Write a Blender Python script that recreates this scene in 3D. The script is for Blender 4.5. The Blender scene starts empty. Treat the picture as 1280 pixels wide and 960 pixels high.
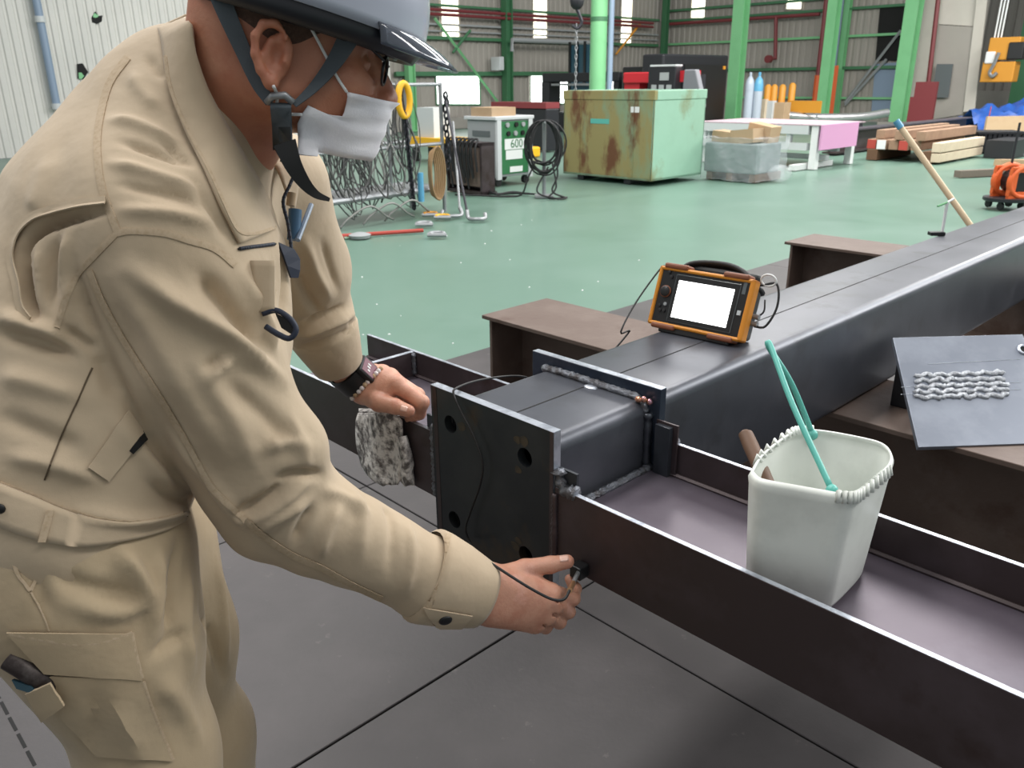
import bpy, bmesh, math, random
import numpy as np
from mathutils import Vector, Matrix
from mathutils.bvhtree import BVHTree
random.seed(7)
SC = bpy.context.scene
COL = SC.collection
# ------------------------------------------------------------------ camera
FPX, CAMH = 1017.0, 1.45
_p, _r = math.radians(20.4), math.radians(0.6)
CF = Vector((0, math.cos(_p), -math.sin(_p)))
_r0 = Vector((1, 0, 0)); _u0 = _r0.cross(CF)
CR = _r0*math.cos(_r) - _u0*math.sin(_r)
CU = _r0*math.sin(_r) + _u0*math.cos(_r)
CC = Vector((0, 0, CAMH))
cam = bpy.data.cameras.new('camera'); camo = bpy.data.objects.new('camera', cam); COL.objects.link(camo)
M = Matrix((CR, CU, -CF)).transposed().to_4x4(); M.translation = CC
camo.matrix_world = M
cam.sensor_width = 36.0; cam.lens = 36.0*FPX/1280.0
cam.clip_start = 0.05; cam.clip_end = 200
cam.dof.use_dof = True; cam.dof.focus_distance = 1.25; cam.dof.aperture_fstop = 13.0
SC.camera = camo
# ------------------------------------------------------------------ world, lamps, exposure
w = bpy.data.worlds.new('hall_daylight'); SC.world = w; w.use_nodes = True
bg = w.node_tree.nodes['Background']; bg.inputs[0].default_value = (0.93, 0.97, 1.0, 1); bg.inputs[1].default_value = 0.42
def area_lamp(name, loc, sx, sy, power, rz=0, color=(1, 0.975, 0.94), tilt=(0, 0)):
    l = bpy.data.lights.new(name, 'AREA'); l.shape = 'RECTANGLE'; l.size = sx; l.size_y = sy; l.energy = power; l.color = color
    o = bpy.data.objects.new(name, l); COL.objects.link(o); o.location = loc; o.rotation_euler = (tilt[0], tilt[1], rz)
    return o
AZ = math.radians(46.2)
A_ = Vector((math.sin(AZ), math.cos(AZ), 0)); B_ = Vector((math.cos(AZ), -math.sin(AZ), 0))
for k, (bx, ay, pw) in enumerate([(-3.4, 0.6, 430), (3.0, 3.0, 260), (-3.2, 10.0, 520), (4.0, 11.0, 520), (-3.0, 22.0, 1300), (6.0, 20.0, 1300), (-9.0, 3.0, 500), (-7.5, 14.0, 700)]):
    px = bx*math.cos(AZ)+ay*math.sin(AZ); py = -bx*math.sin(AZ)+ay*math.cos(AZ)
    area_lamp('hall_lamp', (px, py, 7.0), 1.2, 7.0, pw, rz=-AZ)
area_lamp('door_daylight', Vector((9.2, 6.4, 4.8)), 6.0, 3.0, 380, rz=math.radians(-55), color=(0.97, 0.99, 1.0), tilt=(math.radians(-78), 0))  # added fill light out of view, brightens mask and face; no door is built
area_lamp('window_daylight', (3.0, 14.0, 7.0), 16.0, 2.0, 1300, color=(1, 0.98, 0.94), tilt=(math.radians(80), 0))  # added fill light hung unseen in the hall to lift the far walls, no window
SC.view_settings.view_transform = 'Standard'; SC.view_settings.look = 'None'
SC.view_settings.exposure = 0.0; SC.view_settings.gamma = 1.0; SC.view_settings.use_curve_mapping = False
# ------------------------------------------------------------------ geometry of the place
def ray(x, y): return CF + CR*((x-640)/FPX) + CU*((480-y)/FPX)
def Pz(x, y, z=0.0):
    d = ray(x, y); return CC + d*((z-CAMH)/d.z)
def Pd(x, y, d): return CC + ray(x, y)*d
def Pl(x, y, q, n):
    d = ray(x, y); return CC + d*((Vector(q)-CC).dot(n)/d.dot(n))
A = Vector((math.sin(AZ), math.cos(AZ), 0)); B = Vector((math.cos(AZ), -math.sin(AZ), 0)); Z = Vector((0, 0, 1))
def frame(o, rz=None):
    """local x along B (right, nearer), y along A (right, farther), z up; rz turns it instead (degrees)"""
    a = -AZ if rz is None else math.radians(rz)
    return Matrix.Translation(Vector(o)) @ Matrix.Rotation(a, 4, 'Z')
# ------------------------------------------------------------------ mesh helpers
class MB:
    def __init__(s, M=None): s.v = []; s.f = []; s.M = M or Matrix.Identity(4)
    def add(s, vs, fs):
        n = len(s.v); s.v += [s.M @ Vector(v) for v in vs]; s.f += [tuple(i+n for i in f) for f in fs]; return s
    def box(s, c, d, rx=0, ry=0, rz=0):
        R = Matrix.Rotation(math.radians(rz), 3, 'Z') @ Matrix.Rotation(math.radians(ry), 3, 'Y') @ Matrix.Rotation(math.radians(rx), 3, 'X')
        vs = [Vector(c) + R @ Vector((x*d[0]/2, y*d[1]/2, z*d[2]/2)) for x in (-1, 1) for y in (-1, 1) for z in (-1, 1)]
        return s.add(vs, [(0, 1, 3, 2), (4, 6, 7, 5), (0, 4, 5, 1), (2, 3, 7, 6), (0, 2, 6, 4), (1, 5, 7, 3)])
    def bb(s, x0, x1, y0, y1, z0, z1): return s.box(((x0+x1)/2, (y0+y1)/2, (z0+z1)/2), (abs(x1-x0), abs(y1-y0), abs(z1-z0)))
    def prism(s, pts, vec):
        n = len(pts); v = Vector(vec); P = [Vector(p) for p in pts]
        fs = [tuple(range(n))[::-1], tuple(range(n, 2*n))] + [(i, (i+1) % n, n+(i+1) % n, n+i) for i in range(n)]
        return s.add(P+[p+v for p in P], fs)
    def tube(s, pts, r, n=8, closed=False, cap=True, flat=1.0, up=None):
        P = [Vector(p) for p in pts]; m = len(P); vs = []; fs = []
        rad = r if isinstance(r, (list, tuple)) else [r]*m
        prev = None
        for i in range(m):
            t = (P[(i+1) % m]-P[(i-1) % m]) if closed else (P[min(i+1, m-1)]-P[max(i-1, 0)])
            if t.length < 1e-9: t = Vector((0, 0, 1))
            t.normalize()
            if up is not None: u = Vector(up) - t*t.dot(Vector(up))
            elif prev is None: u = t.orthogonal()
            else: u = prev - t*t.dot(prev)
            if u.length < 1e-6: u = t.orthogonal()
            u.normalize(); prev = u; w_ = t.cross(u)
            for k in range(n):
                a = 2*math.pi*k/n; vs.append(P[i] + (u*math.cos(a)*flat + w_*math.sin(a))*rad[i])
        for i in range(m if closed else m-1):
            j = (i+1) % m
            for k in range(n): fs.append((i*n+k, i*n+(k+1) % n, j*n+(k+1) % n, j*n+k))
        if cap and not closed: fs += [tuple(range(n))[::-1], tuple((m-1)*n+k for k in range(n))]
        return s.add(vs, fs)
    def cyl(s, p0, p1, r, n=16, r1=None): return s.tube([p0, p1], [r, r if r1 is None else r1], n)
    def lathe(s, prof, c=(0, 0, 0), axis='Z', n=24):
        vs = []; fs = []; m = len(prof)
        for (r, h) in prof:
            for k in range(n):
                a = 2*math.pi*k/n; q = (r*math.cos(a), r*math.sin(a), h)
                if axis == 'X': q = (q[2], q[0], q[1])
                if axis == 'Y': q = (q[0], q[2], q[1])
                vs.append(Vector(c)+Vector(q))
        for i in range(m-1):
            for k in range(n): fs.append((i*n+k, i*n+(k+1) % n, (i+1)*n+(k+1) % n, (i+1)*n+k))
        return s.add(vs, fs)
    def ball(s, c, r, sc=(1, 1, 1), n=12, R=None):
        vs = []; fs = []; m = n//2
        for i in range(m+1):
            t = math.pi*i/m
            for k in range(n):
                a = 2*math.pi*k/n; q = Vector((r*sc[0]*math.sin(t)*math.cos(a), r*sc[1]*math.sin(t)*math.sin(a), r*sc[2]*math.cos(t)))
                if R: q = R @ q
                vs.append(Vector(c)+q)
        for i in range(m):
            for k in range(n): fs.append((i*n+k, (i+1)*n+k, (i+1)*n+(k+1) % n, i*n+(k+1) % n))
        return s.add(vs, fs)
    def hbeam(s, x0, x1, y0, y1, z0, z1, tf, tw, along='y'):
        """H section running along y (or x); flanges horizontal"""
        s.bb(x0, x1, y0, y1, z1-tf, z1); s.bb(x0, x1, y0, y1, z0, z0+tf)
        if along == 'y': c = (x0+x1)/2; s.bb(c-tw/2, c+tw/2, y0, y1, z0+tf, z1-tf)
        else: c = (y0+y1)/2; s.bb(x0, x1, c-tw/2, c+tw/2, z0+tf, z1-tf)
        return s
    def sheet(s, rows, thick=0.0, closed=False):
        """grid of points rows[i][j]; thick adds a second skin"""
        m = len(rows); n = len(rows[0]); vs = [Vector(p) for r_ in rows for p in r_]
        fs = [(i*n+j, i*n+(j+1) % n, (i+1)*n+(j+1) % n, (i+1)*n+j) for i in range(m-1) for j in range(n if closed else n-1)]
        if not thick: return s.add(vs, fs)
        nor = [Vector() for _ in vs]
        for f in fs:
            nn = (vs[f[1]]-vs[f[0]]).cross(vs[f[3]]-vs[f[0]])
            for i in f: nor[i] += nn
        k = len(vs); v2 = [v - (q.normalized()*thick if q.length > 0 else q) for v, q in zip(vs, nor)]
        f2 = [tuple(i+k for i in f[::-1]) for f in fs]; e = []
        for i in range(m-1):
            if not closed:
                e.append((i*n, (i+1)*n, (i+1)*n+k, i*n+k)); e.append((i*n+n-1, i*n+n-1+k, (i+1)*n+n-1+k, (i+1)*n+n-1))
        for j in range(n if closed else n-1):
            j2 = (j+1) % n
            e.append((j, j+k, j2+k, j2)); e.append(((m-1)*n+j, (m-1)*n+j2, (m-1)*n+j2+k, (m-1)*n+j+k))
        return s.add(vs+v2, fs+f2+e)
def meshobj(name, vs, fs, mat, parent=None, smooth=False, bevel=0.0, seg=2, kind=None, subsurf=0):
    me = bpy.data.meshes.new(name); me.from_pydata([tuple(v) for v in vs], [], [tuple(int(i) for i in f) for f in fs])
    me.validate(); me.update()
    bm = bmesh.new(); bm.from_mesh(me); bmesh.ops.recalc_face_normals(bm, faces=bm.faces); bm.to_mesh(me); bm.free()
    o = bpy.data.objects.new(name, me); COL.objects.link(o)
    for m in (mat if isinstance(mat, (list, tuple)) else [mat]): me.materials.append(m)
    if smooth:
        for p in me.polygons: p.use_smooth = True
        if smooth == 'auto':
            md = o.modifiers.new('es', 'EDGE_SPLIT'); md.split_angle = math.radians(38)
    if bevel:
        md = o.modifiers.new('bevel', 'BEVEL'); md.width = bevel; md.segments = seg; md.limit_method = 'ANGLE'; md.angle_limit = math.radians(40)
    if subsurf:
        md = o.modifiers.new('ss', 'SUBSURF'); md.levels = subsurf; md.render_levels = subsurf
    if parent is not None:
        o.parent = parent; o.matrix_parent_inverse = parent.matrix_basis.inverted()
    if kind: o['kind'] = kind
    return o
def obj(name, mb, mat, parent=None, **k): return meshobj(name, mb.v, mb.f, mat, parent, **k)
def tag(o, label, cat, group=None):
    o['label'] = label; o['category'] = cat
    if group: o['group'] = group
    return o
def thing(name, label, cat, loc, group=None):
    o = bpy.data.objects.new(name, None); COL.objects.link(o); o.location = loc; o.empty_display_size = 0.1
    return tag(o, label, cat, group)
def struct(name, mb, mat, parent=None, **k):
    o = obj(name, mb, mat, parent, **k)
    if parent is None: o['kind'] = 'structure'
    return o
def pipe_pts(pts, n=6):
    """Catmull-Rom through points"""
    P = [Vector(p) for p in pts]; P = [P[0]*2-P[1]] + P + [P[-1]*2-P[-2]]; out = []
    for i in range(1, len(P)-2):
        for k in range(n):
            t = k/n; a, b, c, d = P[i-1], P[i], P[i+1], P[i+2]
            out.append(0.5*((2*b)+(c-a)*t+(2*a-5*b+4*c-d)*t*t+(3*b-a-3*c+d)*t*t*t))
    out.append(P[-2]); return out
def text_mesh(name, s, size, M, mat, parent, depth=0.0006):
    cu = bpy.data.curves.new(name, 'FONT'); cu.body = s; cu.size = size; cu.extrude = depth; cu.align_x = 'CENTER'; cu.align_y = 'CENTER'
    tmp = bpy.data.objects.new('tmp', cu); COL.objects.link(tmp); dg = bpy.context.evaluated_depsgraph_get()
    me = bpy.data.meshes.new_from_object(tmp.evaluated_get(dg)); bpy.data.objects.remove(tmp); me.transform(M); me.materials.clear(); me.materials.append(mat)
    o = bpy.data.objects.new(name, me); COL.objects.link(o); o.parent = parent; o.matrix_parent_inverse = parent.matrix_basis.inverted(); return o
# ------------------------------------------------------------------ materials
def srgb(r, g, b):
    f = lambda c: (c/255/12.92 if c/255 <= 0.04045 else ((c/255+0.055)/1.055)**2.4)
    return (f(r), f(g), f(b), 1)
def mat(name, c, rough=0.5, metal=0.0, c2=None, scale=8.0, amt=0.5, bump=0.0, bscale=40.0, emit=0.0, alpha=1.0, trans=0.0, spec=0.5,
        c3=None, scale3=2.0, c3lo=0.55, c3hi=0.68, lo=0.45, hi=0.65, rvar=0.0, stretch=(1, 1, 1), coat=0.0, sheen=0.0, sss=0.0):
    m = bpy.data.materials.new(name); m.use_nodes = True; nt = m.node_tree; b = nt.nodes['Principled BSDF']; L = nt.links.new
    c = srgb(*c); b.inputs['Base Color'].default_value = c; b.inputs['Roughness'].default_value = rough; b.inputs['Metallic'].default_value = metal
    b.inputs['Specular IOR Level'].default_value = spec
    if coat: b.inputs['Coat Weight'].default_value = coat; b.inputs['Coat Roughness'].default_value = 0.08
    if sheen: b.inputs['Sheen Weight'].default_value = sheen
    if sss: b.inputs['Subsurface Weight'].default_value = sss; b.inputs['Subsurface Radius'].default_value = (0.012, 0.005, 0.003); b.inputs['Subsurface Scale'].default_value = 0.6
    if emit: b.inputs['Emission Color'].default_value = c; b.inputs['Emission Strength'].default_value = emit
    if alpha < 1: b.inputs['Alpha'].default_value = alpha
    if trans: b.inputs['Transmission Weight'].default_value = trans
    if c2 or c3 or bump or rvar:
        tc = nt.nodes.new('ShaderNodeTexCoord'); mp = nt.nodes.new('ShaderNodeMapping'); L(tc.outputs['Object'], mp.inputs[0]); mp.inputs['Scale'].default_value = stretch
    def noise(sc, det=6.0):
        n = nt.nodes.new('ShaderNodeTexNoise'); n.inputs['Scale'].default_value = sc; n.inputs['Detail'].default_value = det; n.inputs['Roughness'].default_value = 0.62
        L(mp.outputs[0], n.inputs['Vector']); return n
    def ramp(src, lo, hi):
        r = nt.nodes.new('ShaderNodeMapRange'); r.inputs[1].default_value = lo; r.inputs[2].default_value = hi; L(src, r.inputs[0]); return r
    cur = None
    if c2:
        n = noise(scale); r = ramp(n.outputs['Fac'], lo, hi); mx = nt.nodes.new('ShaderNodeMix'); mx.data_type = 'RGBA'
        ml = nt.nodes.new('ShaderNodeMath'); ml.operation = 'MULTIPLY'; ml.inputs[1].default_value = amt; L(r.outputs[0], ml.inputs[0]); L(ml.outputs[0], mx.inputs[0])
        mx.inputs[6].default_value = c; mx.inputs[7].default_value = srgb(*c2); cur = mx.outputs[2]
        if rvar:
            rr = nt.nodes.new('ShaderNodeMapRange'); rr.inputs[3].default_value = rough-rvar; rr.inputs[4].default_value = rough+rvar; L(n.outputs['Fac'], rr.inputs[0]); L(rr.outputs[0], b.inputs['Roughness'])
    if c3:
        n = noise(scale3, 8.0); r = ramp(n.outputs['Fac'], c3lo, c3hi); mx = nt.nodes.new('ShaderNodeMix'); mx.data_type = 'RGBA'; L(r.outputs[0], mx.inputs[0])
        if cur: L(cur, mx.inputs[6])
        else: mx.inputs[6].default_value = c
        mx.inputs[7].default_value = srgb(*c3); cur = mx.outputs[2]
    if cur: L(cur, b.inputs['Base Color'])
    if bump:
        n = noise(bscale, 4.0); bp = nt.nodes.new('ShaderNodeBump'); bp.inputs['Strength'].default_value = bump; bp.inputs['Distance'].default_value = 0.01
        L(n.outputs['Fac'], bp.inputs['Height']); L(bp.outputs[0], b.inputs['Normal'])
    return m
MT = dict(
 floor=mat('green_floor_paint', (100, 128, 115), 0.34, c2=(108, 133, 122), scale=0.9, c3=(92, 121, 107), scale3=0.35, rvar=0.1, spec=0.4),
 plate=mat('floor_steel', (68, 65, 66), 0.5, 0.25, c2=(82, 78, 79), scale=1.6, amt=0.8, c3=(112, 108, 104), scale3=14, c3lo=.64, c3hi=.78, rvar=0.1, bump=0.05, bscale=60),
 steel=mat('mill_scale_steel', (62, 66, 72), 0.36, 0.55, c2=(80, 84, 92), scale=5, amt=0.7, rvar=0.08),
 steel_top=mat('tube_steel', (76, 79, 87), 0.38, 0.5, c2=(98, 100, 108), scale=4, amt=0.6, c3=(70, 72, 78), scale3=9, rvar=0.08),
 steel_dark=mat('dark_end_plate_steel', (42, 46, 50), 0.38, 0.35, c2=(58, 62, 64), scale=5, amt=0.8, c3=(72, 62, 50), scale3=6.5, rvar=0.1),
 steel_edge=mat('ground_bright_steel', (196, 202, 212), 0.3, 0.75, c2=(146, 152, 164), scale=30, amt=0.8, bump=0.15, bscale=150),
 blued=mat('heat_blued_steel', (58, 68, 84), 0.32, 0.65, c2=(84, 94, 108), scale=12, amt=0.8),
 steel_brown=mat('brown_scale_steel', (66, 56, 56), 0.45, 0.4, c2=(84, 74, 78), scale=4, amt=0.8, c3=(58, 44, 40), scale3=5, rvar=0.08),
 steel_purple=mat('purple_scale_steel', (96, 88, 98), 0.4, 0.5, c2=(112, 106, 116), scale=5, amt=0.7),
 rustbeam=mat('rusty_beam_steel', (98, 82, 74), 0.6, 0.15, c2=(116, 102, 94), scale=6, c3=(82, 62, 52), scale3=4, bump=0.1),
 pole=mat('pole_wood', (224, 202, 168), 0.6), weldl=mat('light_weld_metal', (176, 180, 186), 0.4, 0.6, c2=(120, 122, 128), scale=90, amt=.8, bump=.5, bscale=200), weld=mat('weld_metal', (128, 132, 140), 0.35, 0.8, c2=(78, 74, 74), scale=60, amt=0.9, bump=0.6, bscale=220),
 black=mat('black_plastic', (24, 25, 27), 0.4), blackm=mat('black_machine_paint', (30, 31, 36), 0.45),
 rubber=mat('black_rubber', (28, 28, 30), 0.6), dark=mat('dark_gap', (12, 12, 13), 0.8),
 orange=mat('orange_rubber', (214, 138, 40), 0.45), brownr=mat('brown_bumper', (128, 74, 48), 0.5),
 screen=mat('lit_screen', (255, 255, 255), 0.3, emit=3.0),
 white=mat('white_paint', (226, 228, 228), 0.5), offwhite=mat('bucket_plastic', (222, 226, 220), 0.42, c2=(196, 200, 194), scale=9, amt=0.6),
 teal=mat('teal_handle', (92, 178, 166), 0.4), wood=mat('worn_wood', (112, 84, 66), 0.6, c2=(82, 60, 48), scale=14, stretch=(1, 1, 0.15)),
 green=mat('green_column_paint', (120, 184, 132), 0.42, c2=(110, 172, 122), scale=2), greend=mat('dark_green_paint', (62, 112, 78), 0.5),
 wallg=mat('grey_sheet_metal', (158, 153, 146), 0.55, c2=(146, 141, 134), scale=0.8), wallw=mat('white_sheet_metal', (206, 205, 200), 0.55, c2=(190, 190, 186), scale=0.7),
 walld=mat('dark_sheet_metal', (140, 136, 130), 0.6), panel=mat('wall_panel_board', (196, 191, 182), 0.7, c2=(184, 179, 170), scale=1.2),
 conc=mat('concrete', (150, 146, 140), 0.8, c2=(132, 128, 122), scale=2),
 window=mat('daylight_sheet', (255, 250, 225), 0.4, emit=2.6), windoww=mat('daylight_glass', (250, 255, 252), 0.4, emit=3.0),
 redpipe=mat('red_pipe_paint', (118, 48, 52), 0.5), red=mat('red_machine_paint', (176, 34, 44), 0.45), orangep=mat('orange_paint', (216, 96, 44), 0.5),
 greyp=mat('grey_paint', (150, 154, 156), 0.5), lgrey=mat('light_grey_paint', (196, 200, 202), 0.45), bluegrey=mat('blue_grey_pipe', (132, 150, 172), 0.4),
 weldgreen=mat('welder_green', (48, 112, 70), 0.4), yellow=mat('yellow_paint', (232, 176, 36), 0.45), yel2=mat('amber_paint', (206, 142, 44), 0.5),
 galv=mat('galvanised_steel', (150, 153, 156), 0.4, 0.5), silver=mat('silver_duct', (206, 206, 206), 0.25, 0.85),
 rope=mat('grey_wire_rope', (92, 92, 92), 0.5, 0.3, c2=(62, 62, 62), scale=120), rope2=mat('pale_wire_rope', (138, 138, 135), 0.45, 0.3), tan=mat('tan_rope', (150, 122, 88), 0.8),
 chain=mat('dark_chain', (52, 52, 58), 0.4, 0.6), mauve=mat('pale_mauve_paint', (172, 154, 162), 0.5), boxg=mat('dull_grey_board', (128, 140, 142), 0.6), wedge=mat('mid_grey_paint', (112, 114, 120), 0.5), card=mat('cardboard', (178, 152, 122), 0.8, c2=(166, 138, 106), scale=3),
 pink=mat('pink_primer', (212, 156, 196), 0.5), timber=mat('old_timber', (150, 122, 100), 0.8, c2=(126, 100, 82), scale=6), timberw=mat('pale_timber', (206, 190, 166), 0.8, c2=(190, 172, 148), scale=5),
 timberd=mat('dark_timber_end', (104, 76, 56), 0.8), redend=mat('red_painted_end', (170, 66, 56), 0.7),
 film=mat('plastic_film', (214, 220, 224), 0.22, alpha=0.22, bump=0.9, bscale=7), blue=mat('blue_tarp', (36, 86, 168), 0.4, c2=(24, 52, 110), scale=4),
 cyl=mat('grey_cylinder_paint', (168, 178, 190), 0.35), cylb=mat('blue_collar', (92, 160, 196), 0.4), glass=mat('dark_glass', (96, 102, 104), 0.12),
 teald=mat('teal_dark', (36, 74, 90), 0.4), dullwood=mat('grey_plank', (116, 106, 96), 0.8),
)
def rust_mat():
    m = mat('rusty_green_paint', (146, 136, 90), 0.55, c2=(126, 152, 124), scale=2.2, lo=0.5, hi=0.66, amt=0.85, c3=(104, 68, 44), scale3=2.1, c3lo=.5, c3hi=.6, bump=0.1, bscale=30, stretch=(1.2, 1.2, 0.5)); return m
MT['rustbin'] = rust_mat()
MT['bin'] = mat('pale_green_paint', (150, 190, 168), 0.5, c2=(142, 180, 158), scale=3, c3=(132, 140, 106), scale3=1.2)
# ================================================================== SETTING
RWQ = Pz(1120, 154) + A*0.6                       # right wall plane, normal A
CORNER = Pl(826, 150, RWQ, A); CORNER.z = 0
def onwall(x, y, off=0.0): return Pl(x, y, RWQ - A*off, A)           # right wall, off metres in front of it
def onback(x, y, off=0.0): return Pl(x, y, CORNER + B*off, B)        # back wall, normal B
def dep(P): return (Vector(P)-CC).dot(CF)
def up_to(P, y):
    """height above P where the picture row y is reached"""
    n = Vector((P[0], P[1], 0)).normalized(); lo, hi = -2.0, 12.0
    for _ in range(50):
        m = (lo+hi)/2; v = Vector((P[0], P[1], m))-CC; yy = 480-FPX*v.dot(CU)/v.dot(CF)
        if yy > y: lo = m
        else: hi = m
    return lo
mb = MB(); n = 60
mb.add([(-40, -8, -0.012), (45, -8, -0.012), (45, 60, -0.012), (-40, 60, -0.012), (-40, -8, -0.2), (45, -8, -0.2), (45, 60, -0.2), (-40, 60, -0.2)], [(0, 1, 2, 3), (7, 6, 5, 4), (0, 4, 5, 1), (1, 5, 6, 2), (2, 6, 7, 3), (3, 7, 4, 0)])
floor = struct('floor', mb, MT['floor'])
def corrugated(name, p0, p1, h0, h1, m, pitch=0.2, deep=0.03, kind=True, n=None):
    d = (p1-p0); L = d.length; d.normalize(); nn = d.cross(Z) if n is None else n; cols = []; k = int(L/pitch)
    for i in range(k):
        for t, q in ((0, 0), (0.3, 0), (0.42, 1), (0.86, 1)): cols.append(p0 + d*((i+t)*pitch) + nn*(deep*q))
    rows = [[Vector((c.x, c.y, z)) for c in cols] for z in (h0, h1)]
    b = MB(); b.sheet(rows); o = obj(name, b, m)
    md = o.modifiers.new('solid', 'SOLIDIFY'); md.thickness = 0.02
    o['kind'] = 'structure'; return o
LW0 = onback(488, 100, 1.1); LW0.z = 0
corrugated('wall_left', LW0 - A*22, LW0, 0, 7, MT['wallw'], 0.2, 0.03, n=B)
corrugated('wall_back', CORNER - A*16, CORNER, 0, 7, MT['wallg'], 0.25, 0.035, n=B)
PE = onwall(1222, 140); PE.z = 0
corrugated('wall_right', CORNER, PE, 0, 7, MT['wallg'], 0.25, 0.035, n=-A)
# far bay on the right
FB0 = PE + A*5.5 - B*2; corrugated('wall_far', FB0, FB0 + B*16, 0.9, 7, MT['walld'], 0.3, 0.06, n=-A)
b = MB(); b.prism([FB0-A*0.3, FB0+B*16-A*0.3, FB0+B*16, FB0], (0, 0, 0.95)); struct('trim_1', b, MT['conc'])
b = MB(); b.prism([CORNER-A*16+B*0.1, CORNER+B*0.1, CORNER+B*0.3, CORNER-A*16+B*0.3], (0, 0, 0.35)); struct('baseboard_back', b, MT['conc'])
q = Pl(57, 60, LW0+B*.22, B); zb = Pl(69, 136, LW0+B*.22, B).z; q.z = zb
t = thing('drain_pipe', 'blue grey drain pipe on the white wall at the left edge', 'pipe', q)
b = MB(); b.tube([q, Vector((q.x, q.y, 7))], .085, 10); obj('pipe', b, MT['bluegrey'], t, smooth='auto')
for zz in (zb+.05, Pl(47, 24, LW0+B*.22, B).z): b = MB(); b.tube([Vector((q.x, q.y, zz-.06)), Vector((q.x, q.y, zz+.06))], .11, 10); obj('socket', b, MT['lgrey'], t, smooth='auto')
for k, pts in enumerate((((114, 22), (119, 14), (123, 20), (128, 19), (127, 27), (121, 30), (115, 28)), ((96, 80), (103, 79), (110, 90), (104, 100), (97, 98)))):
    b = MB(); b.prism([Pl(x, y, LW0+B*.045, B) for x, y in pts], B*.01); o = obj('wall_tear', b, MT['dark']); tag(o, ('small torn hole in the white wall, upper of two', 'torn hole in the white wall, lower of two')[k], 'hole')
    b = MB(); b.prism([Pl(x*.5+pts[0][0]*.5+2, y*.4+pts[3][1]*.6-1, LW0+B*.06, B) for x, y in pts], B*.01); obj('green_scrap', b, MT['green'], o)
# windows: daylight sheets let into the walls
def pane(name, px, x0, x1, y0, y1, fn, nrm, frame_m, m):
    q = [fn(x, y, 0.09) for x, y in ((x0, y0), (x1, y0), (x1, y1), (x0, y1))]
    for i in (0, 1):
        a_, c_ = q[i], q[3-i]; m_ = (a_+c_)/2; a_.x = c_.x = m_.x; a_.y = c_.y = m_.y
    b = MB(); b.prism(q, -nrm*0.03); o = struct(name, b, m)
    f = MB(); lp = [p + nrm*0.0 for p in q]
    for i in range(4): f.tube([lp[i], lp[(i+1) % 4]], 0.035, 4)
    obj('window_frame', f, frame_m, o); return o
wi = 0
for (x0, x1, y0, y1) in ((551, 574, -8, 47), (666, 684, -8, 48.5), (776, 790, -8, 57)):
    wi += 1; pane('window_%d' % wi, 0, x0, x1, y0, y1, onback, B, MT['wallg'], MT['window'])
for (x0, x1, y0, y1) in ((864, 882, -8, 23), (983, 1003, -8, 12)):
    wi += 1; pane('window_%d' % wi, 0, x0, x1, y0, y1, onwall, -A, MT['wallg'], MT['window'])
for (x0, x1, y0, y1) in ((545, 600, 94, 131), (663, 679, 94, 130), (689, 710, 99, 130), (761, 775, 99, 126)):
    wi += 1; pane('window_%d' % wi, 0, x0, x1, y0, y1, onback, B, MT['greend'], MT['windoww'])
# girts and wall pipes
def rail(name, fn, p, q, off, r, m, label, cat, sq=False):
    b = MB(); a_, c_ = fn(p[0], p[1], off), fn(q[0], q[1], off)
    if sq: b.tube([a_, c_], r, 4)
    else: b.tube([a_, c_], r, 8)
    o = obj(name, b, m); return tag(o, label, cat)
def zrow(fn, x, y, off): return fn(x, y, off).z
def level(fn, x0, x1, z, off):
    a_, c_ = fn(x0, 60, off), fn(x1, 60, off); a_.z = c_.z = z; return a_, c_
ti = 1
for (x, y, x0, x1, m, r) in ((560, 48, 492, 822, 'greend', 0.07), (560, 92.5, 492, 822, 'greend', 0.09), (600, 10, 492, 822, 'greend', 0.05), (600, 33, 492, 822, 'greyp', 0.04), (600, 41, 492, 822, 'greyp', 0.03)):
    ti += 1; p, q = level(onback, x0, x1, zrow(onback, x, y, 0.18), 0.18); b = MB(); b.tube([p, q], r, 4); struct('trim_%d' % ti, b, MT[m])
for (y, m, r) in ((18, 'greend', 0.06), (50, 'green', 0.055), (87, 'greend', 0.07), (122, 'green', 0.05), (4, 'greend', 0.06)):
    ti += 1; p, q = level(onwall, 832, 1128, zrow(onwall, 960, y, 0.18), 0.18); b = MB(); b.tube([p, q], r, 4); struct('trim_%d' % ti, b, MT[m])
for k, y in enumerate((15.5, 21)):
    p, q = level(onback, 492, 815, zrow(onback, 600, y, 0.4), 0.4)
    b = MB(); b.tube([p, q], 0.05, 8); tag(obj('wall_pipe', b, MT['redpipe']), 'upper dark red pipe along the back wall behind the hook chain' if k == 0 else 'lower dark red pipe along the back wall behind the hook chain', 'pipe')
p, q = level(onwall, 836, 1020, zrow(onwall, 960, 22, 0.4), 0.4)
d1 = onwall(970, 22, 0.4); d2 = onwall(969, 74, 0.4); d3 = d2 - A*0.5
t = thing('wall_pipe', 'dark red horizontal pipe with down leg on the right wall left of the riser', 'pipe', (p.x, p.y, 0))
b = MB(); b.tube([p, q], 0.06, 8); obj('main_pipe', b, MT['redpipe'], t)
b = MB(); b.tube([Vector((d1.x, d1.y, p.z)), Vector((d2.x, d2.y, d2.z)), d3], 0.07, 8); obj('down_pipe', b, MT['redpipe'], t)
b = MB(); e = d3; b.cyl(e-A*0.05, e+A*0.12, 0.14, 10); obj('valve', b, MT['redpipe'], t)
r0 = onwall(1018, 136, 0.5); r1 = Vector((r0.x, r0.y, 5.0)); t = thing('riser_pipe', 'dark red vertical riser with orange lower length beside second green column', 'pipe', (r0.x, r0.y, 0))
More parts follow.
